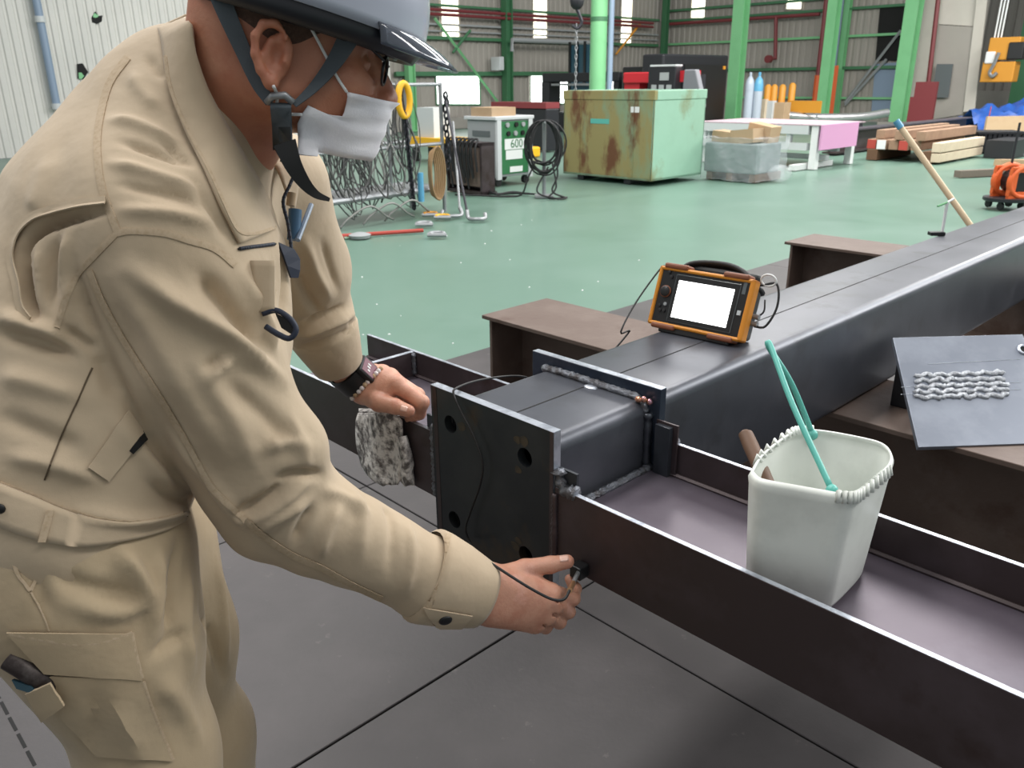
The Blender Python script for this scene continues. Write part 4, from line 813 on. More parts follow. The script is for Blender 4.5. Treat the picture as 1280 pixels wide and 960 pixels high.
b = MB(DF); b.bb(.009, DW-.012, .0, .012, .009, DH-.009); obj('front_panel', b, MT['black'], fd)
b = MB(DF); b.bb(.046, DW-.03, -.002, .002, .014, DH-.014); obj('screen_frame', b, MT['glass'], fd, bevel=.001)
b = MB(DF); b.bb(.0475, DW-.0315, -.0024, .001, .0155, DH-.0155); obj('screen_mask', b, MT['black'], fd)
b = MB(DF); b.bb(.056, DW-.042, -.0032, -.001, .024, DH-.027); obj('screen', b, MT['screen'], fd)
b = MB(DF); b.lathe([(.0135, 0), (.0135, -.003), (.0118, -.0035), (.0118, 0)], (.0275, -.0005, .078), 'Y', 24); obj('knob_ring', b, MT['brownr'], fd, smooth='auto')
b = MB(DF); b.lathe([(.0115, 0), (.0115, -.006), (.007, -.008), (.0, -.008)], (.0275, -.0005, .078), 'Y', 24); obj('knob', b, MT['black'], fd, smooth='auto')
for (x, z) in ((.026, .122), (.034, .112), (.034, .05), (.024, .035), (.02, .045), (.034, .035)): b = MB(DF); b.lathe([(.004, 0), (.004, -.003), (0, -.0035)], (x, 0, z), 'Y', 10); obj('button', b, MT['greyp' if z == .05 else 'rubber'], fd)
b = MB(DF); b.bb(DW-.025, DW-.017, -.003, 0, .055, .065); obj('round_mark', b, MT['lgrey'], fd)
b = MB(DF); b.bb(DW-.026, DW-.018, -.001, 0, .1, .128); obj('side_key', b, MT['glass'], fd)
b = MB(DF); b.tube(pipe_pts([(.015, .04, DH-.02), (.045, .055, DH+.016), (.11, .065, DH+.027), (.17, .06, DH+.018), (DW-.004, .045, DH-.02)]), .016, 8, flat=.45, up=ez); obj('carry_strap', b, MT['rubber'], fd, smooth=True)
b = MB(DF); b.bb(.028, DW-.02, .05, .08, DH-.06, DH+.018); obj('rear_pouch', b, MT['rubber'], fd, bevel=.008)
b = MB(DF); b.bb(.04, DW-.04, .058, .064, .01, DH-.03); o = obj('rear_stand', b, MT['blackm'], fd)
b = MB(); f0 = DF @ Vector((.04, .06, .1)); b.tube([f0, Vector((f0.x, f0.y, zt_+.002)) + ey*.045], .004, 6); b.tube([f0+ex*.13, Vector((f0.x, f0.y, zt_+.002))+ex*.13+ey*.045], .004, 6); obj('rear_stand', b, MT['blackm'], fd)
b = MB(DF); b.bb(.03, DW-.03, .0, .055, -.013, .004); obj('foot', b, MT['black'], fd, bevel=.003)
for z in (.045, .06): b = MB(DF); b.cyl((DW-.004, .03, z), (DW+.012, .03, z), .006, 10); obj('socket', b, MT['galv'], fd)
rc = DF @ Vector((DW+.006, .03, DH+.006)); b = MB(); b.tube([rc+ex*(.0165*math.cos(a_)+.006)+Z*.0125*math.sin(a_) for a_ in [i*math.pi/10 for i in range(20)]], .0022, 8, closed=True); obj('strap_ring', b, MT['white'], fd, smooth=True)
b = MB(DF); b.tube(pipe_pts([(DW+.006, .03, .04), (DW+.03, .03, .045), (DW+.042, .035, .09), (DW+.03, .035, .135), (DW+.0, .035, DH-.005), (DW-.03, .05, DH-.01)]), .0026, 8); obj('lead', b, MT['rubber'], fd, smooth=True)
b = MB(DF); b.tube(pipe_pts([(DW+.004, .035, .06), (DW+.014, .04, .075), (DW+.008, .045, .1)]), .002, 6); obj('lead', b, MT['rubber'], fd, smooth=True)
# probe cable from the detector over the end plate to the probe in the right hand
c0 = DF @ Vector((.002, .02, DH-.006))
cp = [c0, c0-ex*.012+Z*.002, Pd(795, 378, 1.84), Pd(776, 415, 1.8), WP(-.005, .57, -.03), WP(-.02, .42, -.12), WP(-.015, .3, -.1), WP(-.012, .262, -.06), WP(.0, .2, -.035),
      WP(.02, .1, -.012), onW(572, 487, .012)+Z*.004, onW(567, 493, -.006), onW(576, 514, -.008), onW(592, 545, -.01), onW(603, 578, -.011), onW(600, 606, -.012), onW(588, 640, -.012), onW(582, 662, -.014), onW(590, 682, -.022)]
cable_tail = [Pd(604, 697, 1.205), Pd(632, 716, 1.165), Pd(664, 736, 1.15), Pd(690, 749, 1.15), Pd(705, 749, 1.155), Pd(712, 738, 1.165)]
b = MB(); b.tube(pipe_pts(cp+cable_tail, 6), .0021, 8); tag(obj('probe_cable', b, MT['rubber'], smooth=True), 'thin black cable from the flaw detector over the end plate to the probe', 'cable')
# pole, bracket on the far trestle
pz0 = Pd(1216, 286, 4.0); pz1 = Pd(1122, 154, 4.02); dv = (pz1-pz0); k = (pz0.z-.004)/dv.z; pb = pz0 - dv*k
t = thing('broom_pole', 'pale wooden pole with a blue tip leaning beyond the column', 'pole', pb)
b = MB(); b.tube([pb, pz1], .0145, 12); obj('shaft', b, MT['pole'], t, smooth='auto')
b = MB(); b.tube([pz1-dv.normalized()*.03, pz1+dv.normalized()*.015], .0165, 12); obj('tip', b, MT['cylb'], t, smooth='auto')
q = Pz(1177, 294, zt_); s = dep(q)/FPX; t = thing('clamp_stand', 'thin white upright with a green arm standing on the column', 'stand', q)
zt2 = up_to(q, 253)-q.z
b = MB(frame(q, 0)); b.bb(-.004, .004, -.004, .004, 0.012, zt2); obj('upright', b, MT['white'], t)
b = MB(frame(q, 0)); b.tube([(0, 0, zt2), (11*s, .02, zt2+.01)], .004, 6); obj('arm', b, MT['white'], t)
b = MB(frame(q, 0)); b.tube([(0, 0, zt2), (-13*s, -.01, zt2-.012)], .004, 6); obj('green_arm', b, MT['green'], t)
b = MB(frame(q, 0)); b.bb(-.045, .006, -.015, .015, 0, .013); obj('foot', b, MT['black'], t, bevel=.002)
# ================================================================== PERSON
class Field:
    """signed distance grid: shapes are blended in, the surface is read off with surface nets"""
    def __init__(s, lo, hi, h):
        s.lo = np.array(lo, float); s.h = h; s.n = np.ceil((np.array(hi)-s.lo)/h).astype(int)+1
        s.d = np.full(s.n, 0.06, np.float32); s.cut = 0.06
    def _sub(s, lo, hi):
        a_ = np.clip(np.floor((np.array(lo)-s.lo)/s.h).astype(int), 0, s.n-1); b_ = np.clip(np.ceil((np.array(hi)-s.lo)/s.h).astype(int)+1, 1, s.n)
        sl = tuple(slice(i, j) for i, j in zip(a_, b_))
        ax = [(s.lo[k]+s.h*np.arange(a_[k], b_[k])).astype(np.float32) for k in range(3)]
        return sl, ax[0][:, None, None], ax[1][None, :, None], ax[2][None, None, :]
    def _mix(s, sl, v, k, cut):
        a_ = s.d[sl]
        if cut: v = -v; 
        if k <= 0: r = np.maximum(a_, v) if cut else np.minimum(a_, v)
        else:
            hh = np.maximum(k-np.abs(a_-v), 0)/k
            r = (np.maximum(a_, v)+hh*hh*k*.25) if cut else (np.minimum(a_, v)-hh*hh*k*.25)
        s.d[sl] = np.minimum(r, s.cut)
    def cone(s, p, q, ra, rb, k=0.02, sq=None, cut=False):
        """limb from p to q with radii ra, rb; sq = (direction, factor) widens it along a direction"""
        p = np.array(p, float); q = np.array(q, float); f = 1.0 if sq is None else max(1.0, sq[1]); m = max(ra, rb)*f+0.05
        sl, X, Y, Zz = s._sub(np.minimum(p, q)-m, np.maximum(p, q)+m)
        x, y, z = X-p[0], Y-p[1], Zz-p[2]; b_ = q-p; L2 = max(float(b_@b_), 1e-9)
        t = np.clip((x*b_[0]+y*b_[1]+z*b_[2])/L2, 0, 1); dx, dy, dz = x-t*b_[0], y-t*b_[1], z-t*b_[2]
        if sq is not None:
            u = np.array(sq[0], float); w_ = (dx*u[0]+dy*u[1]+dz*u[2])*(1-1/sq[1]); dx = dx-w_*u[0]; dy = dy-w_*u[1]; dz = dz-w_*u[2]
        s._mix(sl, np.sqrt(dx*dx+dy*dy+dz*dz)-(ra+(rb-ra)*t), k, cut)
    def chain(s, pts, k=0.02, sq=None):
        for (p, ra), (q, rb) in zip(pts[:-1], pts[1:]): s.cone(p, q, ra, rb, k, sq)
    def ell(s, c, r, R=None, k=0.02, cut=False):
        c = np.array(c, float); r = np.array(r, float); R = np.eye(3) if R is None else np.array(R, float); m = float(r.max())+0.05
        sl, X, Y, Zz = s._sub(c-m, c+m); x, y, z = X-c[0], Y-c[1], Zz-c[2]
        l = [x*R[0, i]+y*R[1, i]+z*R[2, i] for i in range(3)]
        k0 = np.sqrt(sum((l[i]/r[i])**2 for i in range(3))); k1 = np.sqrt(sum((l[i]/r[i]**2)**2 for i in range(3)))+1e-9
        s._mix(sl, k0*(k0-1)/k1, k, cut)
    def mesh(s, smooth=2):
        d = s.d; inn = d < 0
        c = np.zeros(np.array(d.shape)-1, np.int8)
        for i in (0, 1):
            for j in (0, 1):
                for k in (0, 1): c += inn[i:d.shape[0]-1+i, j:d.shape[1]-1+j, k:d.shape[2]-1+k]
        I = np.argwhere((c > 0) & (c < 8)); idx = np.full(c.shape, -1, np.int32); idx[tuple(I.T)] = np.arange(len(I))
        acc = np.zeros((len(I), 3)); cnt = np.zeros(len(I)); cor = [(i, j, k) for i in (0, 1) for j in (0, 1) for k in (0, 1)]
        val = {o: d[I[:, 0]+o[0], I[:, 1]+o[1], I[:, 2]+o[2]] for o in cor}
        for o in cor:
            for ax in range(3):
                if o[ax] == 0:
                    o2 = list(o); o2[ax] = 1; o2 = tuple(o2); a_, b_ = val[o], val[o2]; m = (a_ < 0) != (b_ < 0)
                    t = np.where(m, a_/np.where(m, a_-b_, 1), 0); P = np.tile(np.array(o, float), (len(I), 1)); P[:, ax] = t
                    acc[m] += P[m]; cnt[m] += 1
        V = s.lo + s.h*(I+acc/cnt[:, None]); Q = []
        for ax in range(3):
            o1, o2 = [(1, 2), (2, 0), (0, 1)][ax]
            sl0 = [slice(1, n-1) for n in d.shape]; sl1 = list(sl0); sl0[ax] = slice(0, d.shape[ax]-1); sl1[ax] = slice(1, d.shape[ax])
            a_, b_ = inn[tuple(sl0)], inn[tuple(sl1)]; E = np.argwhere(a_ != b_); fl = a_[tuple(E.T)]; base = E.copy()
            for k in range(3):
                if k != ax: base[:, k] += 1
            def cell(d1, d2):
                B_ = base.copy(); B_[:, o1] -= d1; B_[:, o2] -= d2; return idx[tuple(B_.T)]
            q = np.stack([cell(1, 1), cell(0, 1), cell(0, 0), cell(1, 0)], 1); q[~fl] = q[~fl][:, ::-1]; Q.append(q)
        Q = np.concatenate(Q); Q = Q[(Q >= 0).all(1)]
        return smooth_mesh(V, Q, smooth), Q
def edges_of(Q): return np.concatenate([Q[:, [i, (i+1) % 4]] for i in range(4)])
def smooth_mesh(V, Q, it):
    E = edges_of(Q)
    for _ in range(it):
        S = np.zeros_like(V); n = np.zeros(len(V)); np.add.at(S, E[:, 0], V[E[:, 1]]); np.add.at(S, E[:, 1], V[E[:, 0]]); np.add.at(n, E[:, 0], 1); np.add.at(n, E[:, 1], 1)
        V = V*.5 + .5*S/np.maximum(n, 1)[:, None]
    return V
def normals(V, Q):
    a_ = V[Q[:, 2]]-V[Q[:, 0]]; b_ = V[Q[:, 3]]-V[Q[:, 1]]; f = np.cross(a_, b_); N = np.zeros_like(V)
    for i in range(4): np.add.at(N, Q[:, i], f)
    return N/np.maximum(np.linalg.norm(N, axis=1), 1e-12)[:, None]
def bvh(V, Q): return BVHTree.FromPolygons([tuple(v) for v in V], [tuple(int(i) for i in q) for q in Q])
def hit(T, x, y, lift=0.0, dmax=4.0):
    """first point of a surface seen from the camera at pixel x, y"""
    d = ray(x, y).normalized(); p, n, i, ds = T.ray_cast(CC, d, dmax)
    if p is None:
        p, n, i, ds = T.find_nearest(CC+ray(x, y)*1.0)
    if n.dot(d) > 0: n = -n
    return p + n*lift, n
def dense(pts, step=6.0):
    out = []
    P = pipe_pts([Vector((p[0], p[1], 0)) for p in pts], 4)
    for a_, b_ in zip(P[:-1], P[1:]):
        n = max(1, int((b_-a_).length/step))
        for k in range(n): out.append(a_+(b_-a_)*(k/n))
    out.append(P[-1]); return [(p.x, p.y) for p in out]
def fold(V, N, T, pts, wpx, amp):
    """raise (amp > 0) or sink a soft ridge along a line over the cloth"""
    P = [np.array(hit(T, x, y)[0]) for x, y in dense(pts, 9)]; w_ = wpx/FPX*np.mean([dep(p) for p in P]); n = len(P)
    lo, hi = np.min(P, 0)-3*w_, np.max(P, 0)+3*w_; m = np.where(((V > lo) & (V < hi)).all(1))[0]
    if not len(m): return
    best = np.full(len(m), 1e9); wt = np.ones(len(m))
    for i in range(n-1):
        a_, b_ = P[i], P[i+1]
        if np.linalg.norm(b_-a_) > .06: continue
        ab = b_-a_; t = np.clip((V[m]-a_) @ ab/max(ab @ ab, 1e-9), 0, 1); dd = np.linalg.norm(V[m]-a_-t[:, None]*ab, axis=1)
        s_ = (i+t)/(n-1); u = dd < best; best[u] = dd[u]; wt[u] = (np.clip(s_/.22, 0, 1)*np.clip((1-s_)/.22, 0, 1))[u]
    V[m] += N[m]*(amp*np.exp(-(best/w_)**2)*(.25+.75*wt))[:, None]
def ribbon(name, T, pts, hw, lift, m, parent, thick=0.0012, cols=3, step=5, edge_lift=None, stitch=0.0):
    """strip of cloth lying on a surface along a line, hw pixels to either side"""
    D = dense(pts, step); rows = []
    for i, (x, y) in enumerate(D):
        a_, b_ = D[max(i-1, 0)], D[min(i+1, len(D)-1)]; tx, ty = b_[0]-a_[0], b_[1]-a_[1]; l = math.hypot(tx, ty) or 1; nx, ny = -ty/l, tx/l
        row = []
        for c in range(cols):
            o_ = (c/(cols-1)*2-1)*hw; up_ = lift + (stitch if (i % 2 and 0 < c < cols-1) else 0)
            if edge_lift is not None and c == cols-1: up_ = edge_lift
            row.append(hit(T, x+nx*o_, y+ny*o_, up_)[0])
        rows.append(row)
    b = MB(); b.sheet(rows, thick); return obj(name, b, m, parent, smooth='auto')
def patch(name, T, quad, nu, nv, lift, m, parent, thick=0.0015):
    """piece of cloth over a four-cornered area (pixels, clockwise)"""
    (ax, ay), (bx, by), (cx, cy), (dx, dy) = quad; rows = []
    for i in range(nv+1):
        v = i/nv; row = []
        for j in range(nu+1):
            u = j/nu; x = (ax*(1-u)+bx*u)*(1-v)+(dx*(1-u)+cx*u)*v; y = (ay*(1-u)+by*u)*(1-v)+(dy*(1-u)+cy*u)*v
            row.append(hit(T, x, y, lift)[0])
        rows.append(row)
    b = MB(); b.sheet(rows, thick); return obj(name, b, m, parent, smooth='auto')
SKIN = mat('skin', (188, 124, 96), .45, c2=(176, 108, 84), scale=30, amt=.6, c3=(194, 136, 108), scale3=14, bump=.12, bscale=260, sss=.12)
HANDSKIN = mat('hand_skin', (200, 148, 125), .46, c2=(184, 124, 102), scale=40, amt=.7, c3=(212, 160, 142), scale3=22, bump=.15, bscale=300, sss=.12)
def cloth_mat(nm='khaki_cotton', c=(186, 167, 141), c2=(178, 158, 132)):
    m = mat(nm, c, .82, c2=c2, scale=5, amt=.7, sheen=.15)
    nt = m.node_tree; L = nt.links.new; b_ = nt.nodes['Principled BSDF']; tc = nt.nodes.new('ShaderNodeTexCoord')
    n1 = nt.nodes.new('ShaderNodeTexNoise'); n1.inputs['Scale'].default_value = 900; n2 = nt.nodes.new('ShaderNodeTexNoise'); n2.inputs['Scale'].default_value = 22; n2.inputs['Detail'].default_value = 3
    L(tc.outputs['Object'], n1.inputs[0]); L(tc.outputs['Object'], n2.inputs[0])
    p1 = nt.nodes.new('ShaderNodeBump'); p1.inputs['Strength'].default_value = .25; p1.inputs['Distance'].default_value = .0006; L(n1.outputs['Fac'], p1.inputs['Height'])
    p2 = nt.nodes.new('ShaderNodeBump'); p2.inputs['Strength'].default_value = .35; p2.inputs['Distance'].default_value = .008; L(n2.outputs['Fac'], p2.inputs['Height']); L(p1.outputs[0], p2.inputs['Normal']); L(p2.outputs[0], b_.inputs['Normal'])
    return m
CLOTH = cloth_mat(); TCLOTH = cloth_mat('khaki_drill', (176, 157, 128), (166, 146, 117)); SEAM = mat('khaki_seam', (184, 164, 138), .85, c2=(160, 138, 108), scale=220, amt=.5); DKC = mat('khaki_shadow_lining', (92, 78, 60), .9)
NAVY = mat('navy_trim', (30, 38, 56), .6); STRAP = mat('grey_webbing', (76, 84, 90), .7, bump=.2, bscale=500); BLKW = mat('black_webbing', (26, 27, 28), .7)
HELM = mat('helmet_shell_plastic', (172, 178, 192), .22, coat=.3); VISOR = mat('smoked_visor', (124, 132, 146), .06, trans=.72, spec=.8); LINER = mat('helmet_rim', (28, 30, 36), .4)
MASKM = mat('mask_fabric', (240, 238, 243), .75, c2=(222, 220, 228), scale=20, bump=.1, bscale=400); HAIR = mat('short_dark_hair', (84, 62, 52), .75, c2=(110, 82, 68), scale=260, amt=.7, bump=.5, bscale=700)
# ---------------------------------------------------------------- pose
FAC = np.array([math.cos(math.radians(15)), math.sin(math.radians(15)), 0]); LAT = np.array([math.sin(math.radians(15)), -math.cos(math.radians(15)), 0])
S = lambda x, y, d: np.array(Pd(x, y, d))
# ---------------------------------------------------------------- jacket
J = Field((-.86, .68, .66), (.02, 1.62, 1.56), .0045)
LW = (LAT, 1.3)
J.chain([(S(98, 622, 1.02), .132), (S(112, 520, 1.04), .148), (S(150, 380, 1.07), .163), (S(182, 285, 1.08), .160), (S(228, 175, 1.07), .115)], .03, LW)
J.cone(S(228, 175, 1.06), S(255, 120, 1.03), .105, .075, .05)
J.cone(S(222, 150, 1.03), S(196, 268, .95), .075, .088, .07)                      # right shoulder yoke
ARM = [(S(205, 300, .935), .098), (S(252, 450, .965), .090), (S(345, 622, 1.045), .078), (S(400, 656, 1.072), .066), (S(440, 674, 1.095), .0615), (S(500, 703, 1.13), .057), (S(535, 722, 1.15), .0575), (S(556, 730, 1.163), .051)]
for (p_, ra), (q_, rb), kk in zip(ARM[:-1], ARM[1:], (.022, .008, .008, .008, .008, .008, .008)): J.cone(p_, q_, ra, rb, kk)
J.ell(S(368, 560, 1.0), (.036, .036, .036), None, .045)
J.cone(S(290, 210, 1.17), S(335, 235, 1.25), .085, .08, .06)
J.chain([(S(335, 240, 1.26), .085), (S(372, 330, 1.38), .078), (S(392, 385, 1.44), .066)], .05)
J.chain([(S(392, 392, 1.44), .063), (S(408, 422, 1.468), .052), (S(416, 437, 1.48), .044)], .02)
J.cone(S(300, 330, 1.03), S(318, 420, 1.05), .06, .05, .05)                       # loose front hanging down
V, Q = J.mesh(3); N = normals(V, Q); T = bvh(V, Q)
rng = np.random.default_rng(3)
P_ = V
dn = .0016*np.sin(38*P_[:, 0]+21*P_[:, 2]+3*np.sin(17*P_[:, 1]))+.0014*np.sin(55*P_[:, 2]-30*P_[:, 1]+2*np.sin(25*P_[:, 0]))
V = V + N*dn[:, None]
FOLDS = [ # right sleeve
 ([(165, 336), (219, 375), (281, 416), (350, 474)], 15, .013), ([(250, 345), (298, 400), (326, 440)], 16, -.012), ([(300, 340), (330, 400), (342, 440)], 12, .007),
 ([(262, 472), (290, 450)], 7, .006), ([(255, 462), (278, 446)], 6, -.005), ([(150, 350), (195, 420), (240, 500), (285, 570)], 18, .006),
 ([(345, 600), (372, 593), (402, 594)], 7, -.011), ([(330, 560), (360, 552), (390, 560)], 10, .006), ([(400, 612), (425, 620), (460, 640)], 9, .005), ([(362, 520), (378, 560), (384, 585)], 9, .004), ([(296, 642), (325, 628), (356, 606)], 8, -.011), ([(300, 652), (335, 640), (385, 600)], 9, .007), ([(98, 345), (108, 385), (126, 430), (150, 482), (180, 538), (215, 590), (240, 622)], 6, -.009), ([(320, 665), (352, 645), (385, 625)], 9, .007),
 ([(369, 682), (378, 655), (390, 632)], 8, -.008), ([(398, 700), (408, 665), (425, 630)], 9, .006), ([(440, 610), (452, 650), (448, 700)], 12, .005), ([(480, 620), (492, 660), (488, 720)], 9, -.004), ([(510, 650), (515, 700), (505, 745)], 8, .004),
 ([(215, 545), (260, 600), (310, 660)], 12, .006), ([(280, 480), (330, 520), (370, 560)], 14, -.006), ([(235, 440), (290, 520), (320, 590)], 16, .005),
 # shoulder front
 ([(140, 150), (175, 158), (220, 178)], 9, .005), ([(150, 178), (195, 190), (235, 205)], 7, -.006), ([(206, 176), (222, 192), (240, 206)], 6, -.006), ([(140, 205), (190, 215), (250, 238)], 9, .005), ([(150, 230), (200, 240), (255, 255)], 7, -.005), ([(150, 262), (210, 266), (270, 280)], 9, .005),
 ([(186, 70), (195, 88), (205, 100)], 6, -.005), ([(165, 90), (178, 115), (200, 140)], 10, .004), ([(240, 220), (265, 260), (290, 300)], 9, -.005),
 ([(100, 640), (165, 649), (205, 644), (238, 632)], 8, .009),
 # back and side
 ([(60, 190), (50, 240), (40, 265)], 22, .004), 
 ([(128, 262), (85, 272), (52, 284), (32, 305), (27, 330), (32, 372), (44, 398)], 7, -.02), ([(72, 300), (64, 340), (62, 380)], 8, -.006), ([(48, 310), (50, 350), (56, 390)], 6, .006), ([(85, 290), (82, 330), (80, 370)], 9, .006),
 ([(95, 350), (82, 380), (74, 412)], 9, .005), ([(78, 410), (98, 425), (125, 440)], 8, -.009), ([(0, 415), (45, 428), (95, 447)], 10, -.009), ([(0, 395), (50, 410), (85, 428)], 12, .008), ([(0, 470), (50, 480), (110, 500)], 16, .006), ([(0, 520), (60, 545), (100, 560)], 14, -.006), ([(10, 570), (80, 585), (120, 600)], 12, .006),
 ([(120, 440), (135, 470), (150, 500)], 12, -.008), ([(140, 520), (190, 580), (220, 615)], 12, .004), ([(180, 600), (215, 622), (238, 634)], 10, -.006),
 # left sleeve
 ([(380, 300), (392, 335), (412, 372)], 8, .008), ([(372, 340), (385, 370), (402, 395)], 7, -.008), ([(400, 300), (412, 330), (424, 365)], 6, -.005),
 ([(372, 420), (405, 405), (440, 392)], 8, .012), ([(374, 436), (412, 424), (446, 408)], 5, -.008), ([(378, 402), (402, 396), (428, 384)], 5, -.009), ([(432, 395), (438, 404), (448, 402)], 4, -.006),
 ([(330, 330), (338, 370), (336, 420)], 9, .006), ([(352, 300), (358, 350), (352, 400)], 7, -.007)]
for pts, w_, a_ in FOLDS: fold(V, N, T, pts, w_*.85, a_*1.6)
V = smooth_mesh(V, Q, 1)
N = normals(V, Q); JT = bvh(V, Q); JV, JQ = V, Q
# ---------------------------------------------------------------- trousers
K = Field((-.80, .55, .08), (-.2, 1.25, 1.0), .006)
K.chain([(S(98, 640, 1.02), .126), (S(104, 700, 1.03), .13)], .03, LW)
rl = [(S(112, 712, 1.0), .118), (S(142, 800, 1.01), .098), (S(189, 945, 1.06), .077)]
ll = [(S(170, 690, 1.16), .112), (S(212, 800, 1.2), .088), (S(232, 945, 1.25), .078)]
for L_, foot in ((rl, (-.45, .80)), (ll, (-.47, 1.02))):
    e = L_[-1][0]; kn = np.array([e[0]+.01, e[1]*.5+foot[1]*.5, .5]); an = np.array([foot[0], foot[1], .14])
    K.chain(L_+[(kn, .078), (np.array([(kn[0]*.5+an[0]*.5)-.01, (kn[1]+an[1])/2, .3]), .072), (an, .066)], .04)
KV, KQ = K.mesh(3); KN = normals(KV, KQ); KT = bvh(KV, KQ)
for pts, w_, a_ in [([(150, 690), (170, 720), (190, 760)], 11, .012), ([(70, 720), (110, 735), (175, 745)], 10, -.006), ([(90, 755), (150, 765), (200, 740)], 12, .006), ([(200, 690), (195, 740), (190, 800)], 10, .007), ([(222, 680), (215, 740), (212, 800)], 7, -.007), ([(236, 720), (232, 780), (240, 840)], 9, .006),
   ([(190, 820), (215, 800), (240, 790)], 8, -.006), ([(200, 850), (225, 880), (250, 930)], 12, .005), ([(30, 690), (45, 730), (60, 770)], 9, -.005), ([(120, 850), (118, 900), (110, 930)], 9, -.005), ([(270, 700), (278, 760), (282, 830)], 8, .005), ([(250, 760), (265, 800), (280, 850)], 7, -.006), ([(140, 880), (165, 915), (175, 955)], 9, .005)]:
    fold(KV, KN, KT, pts, w_, a_*1.6)
KT = bvh(KV, KQ)
# ---------------------------------------------------------------- head
HC = S(363, 46, .962); ya, pt, ro = math.radians(12), math.radians(13), math.radians(0)
HX = np.array([math.cos(ya)*math.cos(pt), math.sin(ya)*math.cos(pt), -math.sin(pt)]); HYn = np.array([math.sin(ya), -math.cos(ya), 0.0]); HZ = np.cross(HX, -HYn); HZ /= np.linalg.norm(HZ)
if HZ[2] < 0: HZ = -HZ
HR = np.stack([HX, HYn, HZ], 1)                                   # local: x forward, y towards the camera side (his right), z up
h = lambda x, y, z: HC + HR @ np.array([x, y, z])
HM = Matrix(((HR[0, 0], HR[0, 1], HR[0, 2], HC[0]), (HR[1, 0], HR[1, 1], HR[1, 2], HC[1]), (HR[2, 0], HR[2, 1], HR[2, 2], HC[2]), (0, 0, 0, 1)))
G = Field(HC-np.array([.22, .17, .24]), HC+np.array([.20, .17, .16]), .0026)
G.ell(h(-.012, 0, .034), (.1, .076, .088), HR, 0)
G.ell(h(.05, 0, -.04), (.058, .057, .062), HR, .04)
G.ell(h(.02, 0, -.052), (.062, .062, .045), HR, .03)
G.cone(h(.087, .016, -.093), h(.087, -.016, -.093), .019, .019, .03)
for sd in (1, -1):
    G.cone(h(.0, .056*sd, -.064), h(.07, .022*sd, -.095), .018, .02, .03)
    G.cone(h(.078, .02*sd, .012), h(.066, .052*sd, .01), .012, .01, .02)      # brow
    G.ell(h(.075, .042*sd, -.038), (.024, .022, .022), HR, .025)              # cheek
    G.ell(h(.094, .031*sd, -.012), (.014, .014, .011), HR, .012, cut=True)    # eye socket
    G.ell(h(.083, .031*sd, -.012), (.012, .013, .0115), HR, .003)             # eyeball under the lid
    G.ell(h(.116, .013*sd, -.048), (.010, .008, .008), HR, .008)              # nostril wing
G.cone(h(.098, 0, -.004), h(.124, 0, -.043), .009, .0115, .014)
G.cone(h(.105, .018, -.075), h(.105, -.018, -.075), .008, .008, .008); G.cone(h(.101, .016, -.09), h(.101, -.016, -.09), .008, .008, .008)
NB = S(282, 165, 1.03)
G.cone(h(-.045, .0, -.045), NB, .058, .062, .04); G.cone(NB, S(235, 215, 1.06), .064, .085, .03)
G.cone(h(-.055, 0, -.0), S(272, 130, 1.03), .05, .055, .03)
for sd in (1, -1):   # ears: rim, bowl, lobe
    e0 = lambda x, z, y=.0: h(x-.001, sd*(.079+y), z-.017)
    G.ell(e0(-.008, -.012, .004), (.017, .0075, .029), HR @ np.array(Matrix.Rotation(math.radians(14)*1, 3, 'Y')), .006)
    rim_ = [(-.001, .012), (-.012, .023), (-.024, .02), (-.031, .006), (-.029, -.012), (-.021, -.027), (-.011, -.038)]
    R_ = [e0(x, z, .013) for x, z in rim_]
    for i in range(len(R_)-1): G.cone(R_[i], R_[i+1], .0046, .0046 if i < 4 else .0056, .004)
    G.ell(e0(-.009, -.037, .01), (.0085, .006, .009), HR, .006)
    G.cone(e0(-.014, .006, .009), e0(-.02, -.014, .008), .004, .004, .004)
    G.ell(e0(-.006, -.008, .015), (.0085, .011, .014), HR, .004, cut=True)
    G.ell(e0(-.009, .012, .016), (.009, .006, .006), HR, .003, cut=True)
    G.ell(e0(.002, -.013, .008), (.004, .006, .006), HR, .003)
GV, GQ = G.mesh(1); GT = bvh(GV, GQ)
# ---------------------------------------------------------------- hands
def hand(lo, hi, wrist, fingers, palm, extra, hh=.0017):
    F_ = Field(lo, hi, hh)
    for p, q, ra, rb, k, sq in palm: F_.cone(p, q, ra, rb, k, sq)
    for pts in fingers: F_.chain(pts, .0045)
    for fn in extra: fn(F_)
    return F_.mesh(1)
# right hand: thumb on top, index finger curled below, the probe held between the tips
d0 = .0
MC = [S(690, 741, 1.228), S(693, 755, 1.222), S(685, 769, 1.224), S(670, 779, 1.23)]
PI = [S(716, 748, 1.25), S(710, 764, 1.256), S(699, 777, 1.256), S(682, 784, 1.258)]
DI = [S(719, 736, 1.272), S(708, 757, 1.288), S(696, 770, 1.288), S(680, 778, 1.288)]
TI = [S(712, 724, 1.276), S(694, 746, 1.296), S(682, 760, 1.3), S(668, 770, 1.298)]
FR_ = [(.0135, .0112, .0096, .008), (.0135, .0115, .0098, .008), (.013, .011, .0094, .0078), (.012, .0098, .0085, .0072)]
fing = [[(MC[i], FR_[i][0]), (PI[i], FR_[i][1]), (DI[i], FR_[i][2]), (TI[i], FR_[i][3])] for i in range(4)]
th = [(S(624, 722, 1.205), .017), (S(656, 711, 1.225), .0145), (S(688, 706, 1.236), .0128), (S(709, 702, 1.242), .0108)]
RW_ = S(588, 738, 1.175); RA = S(540, 722, 1.15)
dors = (np.array(CR)*0+np.array(B)*0+np.array(CF), .62)
UPW = (np.array(CU), 1.3)
